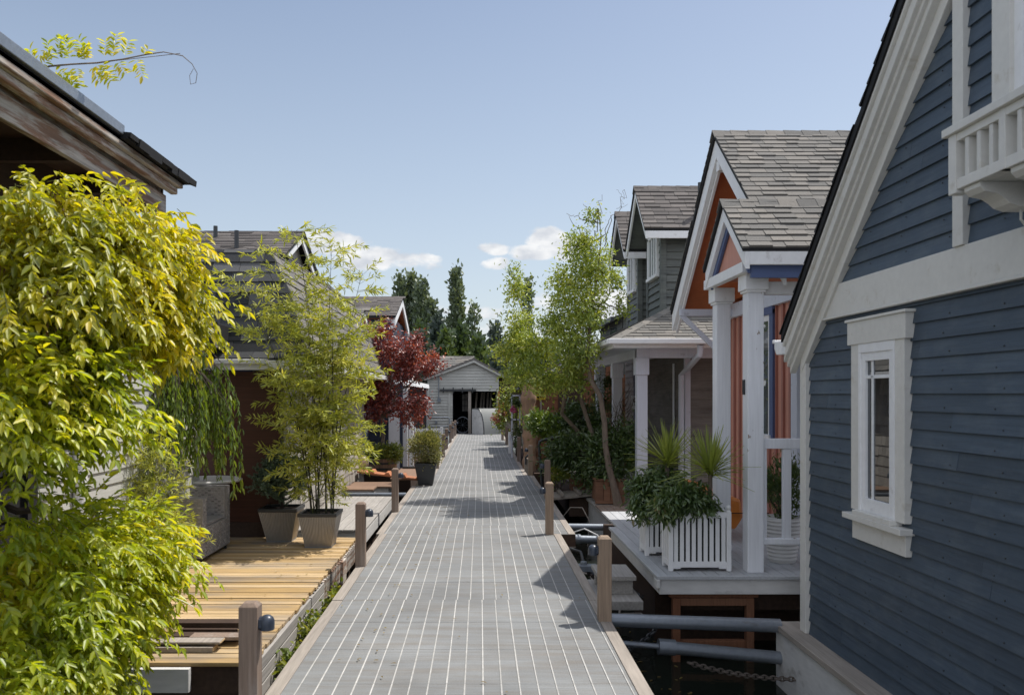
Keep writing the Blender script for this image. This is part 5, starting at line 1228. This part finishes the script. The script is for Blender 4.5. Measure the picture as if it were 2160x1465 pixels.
bush('climber','dark climber hanging between the grey house porch posts','climber',[E(1278,825,15.4,22,40,.2),E(1300,850,14.8,10,40,.12),E(1262,860,15.6,14,40,.2)],110,2600,.05,.05,.022,'shrub',(2.4,15.2,0),droop=.5)
bush('leafy_weed','small bright green plant between gangplank and handrail','plant',[E(1180,998,13.0,22,12,.12)],40,650,.035,.045,.028,'herb',(1.28,13.0,-.05),droop=-.2)
r=T('bare_shrub','leafless twiggy shrub against the taupe porch wall','shrub',W(1300,960,13.0));s=MB()
for i in range(16):
    q=W(1290+rr(-10,60),rr(790,900),13.0+rr(-.1,.3));branch(s,W(1300,960,13.0),q,.010,.002,.1,7,4);branch(s,q.lerp(W(1300,960,13),.4),q+Vector((rr(-.2,.2),0,rr(-.1,.2))),.004,.0015,.1,5,4)
s.build('twigs',M['barkdk'],r)
# far right plants
bush('flowering_shrub','red and green shrub in the sun near the dark building','shrub',[E(1075,875,26,20,18,.5),E(1062,890,27,14,14,.4)],90,1900,.12,.10,.05,'herb',(.95,26,0),droop=-.2)
r=T('red_flowers','pinkish red flower heads above the sunny far shrub','flowers',W(1062,868,26));cloudleaves('petals',[E(1062,868,26,8,9,.2),E(1048,880,26,6,6,.2)],20,260,.06,.07,.05,leafmat('red_petal',[(0,(.30,.07,.06)),(1,(.45,.16,.12))]),r)
r=T('pale_grass','tuft of pale dry grass at the foot of the red flowering shrub','grass tuft',W(1085,915,23));s=MB()
for i in range(60):
    p=W(1088+rr(-4,6),918,22.5);q=W(1080+rr(-20,20),rr(885,900),22.5);s.tube([p,p.lerp(q,.6)+Vector((0,0,.06)),q],[.006,.005,.002],3)
s.build('blades',M['curb'],r)
bush('yellow_vine','sparse yellow leaved vine in front of the dark building','vine',[E(1075,830,24,22,20,.3),E(1062,850,24,14,12,.2),E(1092,815,24,12,12,.2)],36,480,.10,.09,.05,'herb',(1.05,24,0),droop=.2)
fp=T('flower_stand','pale blue framed flower stand beside the log post','plant stand',(.95,20.5,0))
s=MB()
for xv in (.80,1.0): s.box(xv,xv+.035,20.5,20.54,0,1.6)
for zv in (1.56,.95,.5): s.box(.8,1.03,20.5,20.54,zv,zv+.035)
s.build('frame',M['periw'],fp);
fl2=T('pink_flowers','bright pink flowers hanging in the pale blue flower stand','flowers',(.9,20.45,1.2));cloudleaves('petals',[(.86,20.45,1.22,.06,.05,.08)],14,160,.03,.04,.035,leafmat('pink_petal',[(0,(.5,.05,.25)),(1,(.65,.15,.4))]),fl2)
bush('trailing_plant','green trailing plant on the pale blue flower stand','plant',[(.92,20.45,1.42,.1,.06,.10),(.95,20.4,.55,.08,.06,.3)],50,900,.035,.05,.025,'shrub',(.93,20.45,.9),droop=.3)
# weeds between deck and dock
wd=T('gap_weeds','leafy weeds growing in the gap between golden deck and dock','weeds',(-1.25,6.4,-.2),kind='stuff')
cloudleaves('leaves',[(-1.26,5.0+.16*i,-.20+rr(-.05,.05),.07,.1,.07) for i in (2,3,6,7,8,11,12,13,14)],60,1300,.035,.050,.03,M['herb'],wd,droop=-.1,shell=.1)
s=MB();s.box(-1.34,-1.17,4.7,9.2,-.5,-.28);o=s.build('float_log',M['barkdk']);tag(o,'dark mossy float log in the gap beside the golden deck','log')
# ================================================================= far trees
def tall(name,label,cat,px,ytop,Y,wpx,mat,n=2300,prof=None,leaf=.55,base=.06,seed=0,ragged=.25,ybot=800,group=None):
    c=W(px,ybot,Y);top=W(px,ytop,Y);H=top.z-c.z;r=T(name,label,cat,(c.x,Y,0),group=group)
    prof=prof or (lambda t:min(1,(1-t)*2.6)**.7*(.75+.25*math.sin(t*9+seed))*(.8 if t<.1 else 1))
    k=Y/F*wpx;nc=max(30,n//14);P=[];O=[]
    for i in range(nc):
        t=RNG.random()**.85;a=RNG.random()*2*math.pi;rad=k*prof(t)*math.sqrt(RNG.random())*(1+ragged*RNG.normal()*.5)
        ctr=np.array([c.x+rad*math.cos(a),Y+rad*math.sin(a),c.z+H*t]);m=14
        P.append(ctr+RNG.normal(size=(m,3))*np.array([.28,.28,.55])*(Y/95));O.append(np.tile([math.cos(a)*.5,math.sin(a)*.5,.9],(m,1)))
    P=np.concatenate(P);O=np.concatenate(O);D=O+rdir(len(P))*.8;s_=leaf*(.5+.8*RNG.random(len(P)))
    leafmesh('crown',P,D,rdir(len(P)),s_,s_*.6,M[mat],r,fold=.1)
    s=MB();s.tube([(c.x,Y,-.5),(c.x,Y,c.z+H*.5),(c.x,Y,c.z+H*.95)],[k*.12+.1,k*.06+.05,.03],6);s.build('trunk',M['barkdk'],r);return r
G='trees on the far shore beyond the shed'
tall('poplar','narrow dark poplar, leftmost above the indigo house ridge','tree',845,592,92,12,'poplar',1500,seed=1,group=G)
tall('poplar','broad tall poplar right of the indigo house gable','tree',869,588,93,19,'poplar',3200,seed=2,group=G)
tall('poplar','poplar joined to the right flank of the broad poplar','tree',890,606,90,15,'poplar',2600,seed=3,group=G)
tall('poplar','shorter narrow poplar between the broad pair and the open sky','tree',908,643,88,15,'poplar',1900,seed=4,group=G)
tall('poplar','tall ragged poplar spire in the middle of the sky gap','tree',962,582,90,17,'poplar',2300,prof=lambda t:(1-t)**.75*(1.15+.3*math.sin(t*14)),seed=5,group=G)
tall('poplar','thin sparse poplar right of the ragged spire','tree',1001,640,88,12,'poplar',480,prof=lambda t:.5+.5*math.sin(t*11),ragged=.6,group=G)
tall('poplar','dark spire just above the willow crown','tree',1115,594,95,8,'poplar',700,group=G)
tall('conifer','dark conifer between the short poplar and the ragged spire','tree',925,678,80,22,'conif',1800,prof=lambda t:(1-t)**.9*(1+.2*math.sin(t*30)),group=G)
tall('conifer','dark blue conifer tip left of the willow','tree',1045,698,85,20,'conif',1500,prof=lambda t:(1-t)**.9*(1+.25*math.sin(t*30)),group=G)
for i,(px,yt,Y,w,mt,lb) in enumerate(((850,700,70,30,'conif','dark tree mass behind the maple crown'),(890,720,66,34,'conif','dark rounded tree over the maple, left of the shed'),(940,715,68,26,'hedge','mid green tree directly above the shed rear roof'),(975,700,70,28,'hedge','mid green tree at the foot of the ragged spire'),(1010,725,66,26,'hedge','lighter green tree above the shed gable peak'),(1062,745,60,30,'conif','dark tree between the shed gable and the willow'),(1100,760,58,34,'conif','dark tree behind the willow crown, above the dark building'),(1150,740,62,44,'conif','dark tree hidden behind the willow middle'),(885,700,76,16,'hedge','small bright green tree among the dark poplars'))):
    tall('shore_tree',lb,'tree',px,yt,Y,w,mt,2300,prof=lambda t:math.sin(min(1,t*.9+.12)*math.pi)**.5*(1 if t<.6 else (1-t)*2.2+.12),leaf=.5,ybot=835,seed=i,group=G)

# fallen leaves
fl_=MB();P=[];D=[];Nn2=[]
for i in range(150):
    side=random.random()
    if side<.55: x,y,z=rr(-1.05,-.6)+abs(random.gauss(0,.15)),rr(4.3,13),.012
    elif side<.8: x,y,z=rr(-2.6,-1.45),rr(5.2,8.8),.012
    else: x,y,z=rr(-.6,.8),rr(4.3,16),.012
    P.append((x,y,z));a=rr(0,6.28);D.append((math.cos(a),math.sin(a),rr(0,.15)));Nn2.append((rr(-.2,.2),rr(-.2,.2),1))
o=leafmesh('fallen_leaves',P,D,Nn2,.03*(.5+RNG.random(150)),.012*(.6+.6*RNG.random(150)),leafmat('dry_leaf',[(0,(.16,.10,.04)),(.6,(.30,.22,.07)),(1,(.42,.38,.10))]),None)
tag(o,'small dry leaves scattered on the dock and golden deck','fallen leaves',kind='stuff')

P=[];D=[];Nn2=[]
for i in range(120):
    P.append((rr(.98,1.6),rr(5.0,9.5),-.496));a=rr(0,6.28);D.append((math.cos(a),math.sin(a),0));Nn2.append((0,0,1))
o=leafmesh('floating_leaves',P,D,Nn2,.04*(.5+RNG.random(120)),.016*(.6+.6*RNG.random(120)),bpy.data.materials['dry_leaf'],None,fold=.02)
tag(o,'specks of leaves floating on the dark water right of the dock','floating leaves',kind='stuff')
# ================================================================= light, sky, camera
sd=Vector((.44,.27,1)).normalized();el=math.asin(sd.z);az=math.atan2(sd.x,sd.y)
w=bpy.data.worlds.new('World');SC.world=w;w.use_nodes=True;nt=w.node_tree;nt.nodes.clear();N=nt.nodes;L=nt.links
out=N.new('ShaderNodeOutputWorld');bg=N.new('ShaderNodeBackground');bg.inputs[1].default_value=.15;L.new(bg.outputs[0],out.inputs[0])
sky=N.new('ShaderNodeTexSky');sky.sky_type='NISHITA';sky.sun_disc=False;sky.sun_elevation=el;sky.sun_rotation=az;sky.altitude=50;sky.air_density=1.0;sky.dust_density=1.2;sky.ozone_density=1.2
tc=N.new('ShaderNodeTexCoord');sp=N.new('ShaderNodeSeparateXYZ');L.new(tc.outputs['Generated'],sp.inputs[0])
yy=MATH(nt,'MAXIMUM',sp.outputs[1],.05);U=MATH(nt,'DIVIDE',sp.outputs[0],yy);V=MATH(nt,'DIVIDE',sp.outputs[2],yy)
cb=N.new('ShaderNodeCombineXYZ');L.new(U,cb.inputs[0]);L.new(V,cb.inputs[1])
def nz(sc,det,rg,sx=1,sy=1):
    mp=N.new('ShaderNodeMapping');mp.inputs['Scale'].default_value=(sx,sy,1);L.new(cb.outputs[0],mp.inputs[0])
    n=N.new('ShaderNodeTexNoise');n.inputs['Scale'].default_value=sc;n.inputs['Detail'].default_value=det;n.inputs['Roughness'].default_value=rg;L.new(mp.outputs[0],n.inputs['Vector']);return n.outputs['Fac']
n1=nz(22,7,.6,1,1.5)
tot=None
CL=[(700,515,85,30,1),(770,545,100,30,1),(860,550,80,22,.8),(670,500,40,20,.8),(905,562,40,12,.5),(1040,525,40,16,.9),(1042,556,38,16,.9),(1150,505,55,32,1.2),(1130,530,60,22,1.1),(1200,525,50,30,.9),
    (960,655,90,16,.55),(1030,660,70,20,.6),(1010,700,80,22,.5),(905,690,40,22,.9),(925,720,40,25,.8),(1290,640,70,40,.9),(1180,640,90,30,.5),(1040,610,60,10,.35),(860,600,70,12,.35),(400,560,120,30,.5),(1100,700,120,25,.5)]
for px,py,rx,ry,a in CL:
    u0=(px-1012)/F;v0=(832-py)/F
    du=MATH(nt,'DIVIDE',MATH(nt,'SUBTRACT',U,u0),rx/F);dv=MATH(nt,'DIVIDE',MATH(nt,'SUBTRACT',V,v0),ry/F)
    d=MATH(nt,'ADD',MATH(nt,'MULTIPLY',du,du),MATH(nt,'MULTIPLY',dv,dv))
    m_=MATH(nt,'MULTIPLY',MATH(nt,'SUBTRACT',1.15,d,clamp=True),a)
    tot=m_ if tot is None else MATH(nt,'MAXIMUM',tot,m_)
den=N.new('ShaderNodeMapRange');den.interpolation_type='SMOOTHSTEP';den.inputs[1].default_value=.22;den.inputs[2].default_value=.72
L.new(MATH(nt,'ADD',tot,MATH(nt,'MULTIPLY_ADD',n1,2.4,-1.25)),den.inputs[0])
front=MATH(nt,'GREATER_THAN',sp.outputs[1],.06)
fac=MATH(nt,'MULTIPLY',MATH(nt,'MULTIPLY',den.outputs[0],MATH(nt,'GREATER_THAN',tot,.001)),front)
fac=MATH(nt,'MULTIPLY',fac,.92)
tint=MIX(nt,sky.outputs[0],SKYT,1.,'MULTIPLY')
# gentle haze near the horizon
hz=N.new('ShaderNodeMapRange');hz.inputs[1].default_value=.0;hz.inputs[2].default_value=.55;hz.inputs[3].default_value=HZ[3];hz.inputs[4].default_value=0;L.new(sp.outputs[2],hz.inputs[0])
tint=MIX(nt,tint,HZ[:3],hz.outputs[0])
shade=N.new('ShaderNodeMapRange');shade.inputs[1].default_value=.35;shade.inputs[2].default_value=.62;L.new(nz(26,4,.5,1,1.8),shade.inputs[0])
cc=MIX(nt,(4.3,4.5,4.9),(6.5,6.5,6.5),shade.outputs[0])
front_sky=MIX(nt,tint,cc,fac)
# added fill light for shade: veil over the sky behind and above the place
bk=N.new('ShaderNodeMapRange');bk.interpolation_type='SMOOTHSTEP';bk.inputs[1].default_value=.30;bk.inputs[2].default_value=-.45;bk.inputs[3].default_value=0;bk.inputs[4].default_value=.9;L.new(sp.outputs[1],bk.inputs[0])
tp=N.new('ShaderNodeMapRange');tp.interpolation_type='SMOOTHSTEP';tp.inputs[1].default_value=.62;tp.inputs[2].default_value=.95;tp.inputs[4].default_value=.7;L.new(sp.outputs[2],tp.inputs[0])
fill_veil=MATH(nt,'MAXIMUM',bk.outputs[0],tp.outputs[0])
L.new(MIX(nt,front_sky,(FILL_VEIL*.94,FILL_VEIL,FILL_VEIL*1.13),fill_veil),bg.inputs[0])
sl=bpy.data.lights.new('sun','SUN');sl.energy=SUNE;sl.angle=R(.55);sl.color=(1,.955,.89);so=bpy.data.objects.new('sun',sl);COL.objects.link(so);so.rotation_euler=sd.to_track_quat('Z','Y').to_euler();so.location=(5,5,20)
cd=bpy.data.cameras.new('camera');cam=bpy.data.objects.new('camera',cd);COL.objects.link(cam);SC.camera=cam
cam.location=(0,0,EYE);cam.rotation_euler=(R(90),0,0);cd.sensor_width=36;cd.lens=F/2160*36;cd.shift_x=(1080-1012)/2160;cd.shift_y=(832-732.5)/2160
cd.clip_start=.05;cd.clip_end=6000;cd.dof.use_dof=True;cd.dof.focus_distance=11;cd.dof.aperture_fstop=5.0
SC.view_settings.view_transform='Standard';SC.view_settings.look='None';SC.view_settings.exposure=0
SC.render.resolution_x=1024;SC.render.resolution_y=694
SC.cycles.max_bounces=8;SC.cycles.diffuse_bounces=3;SC.cycles.transparent_max_bounces=8
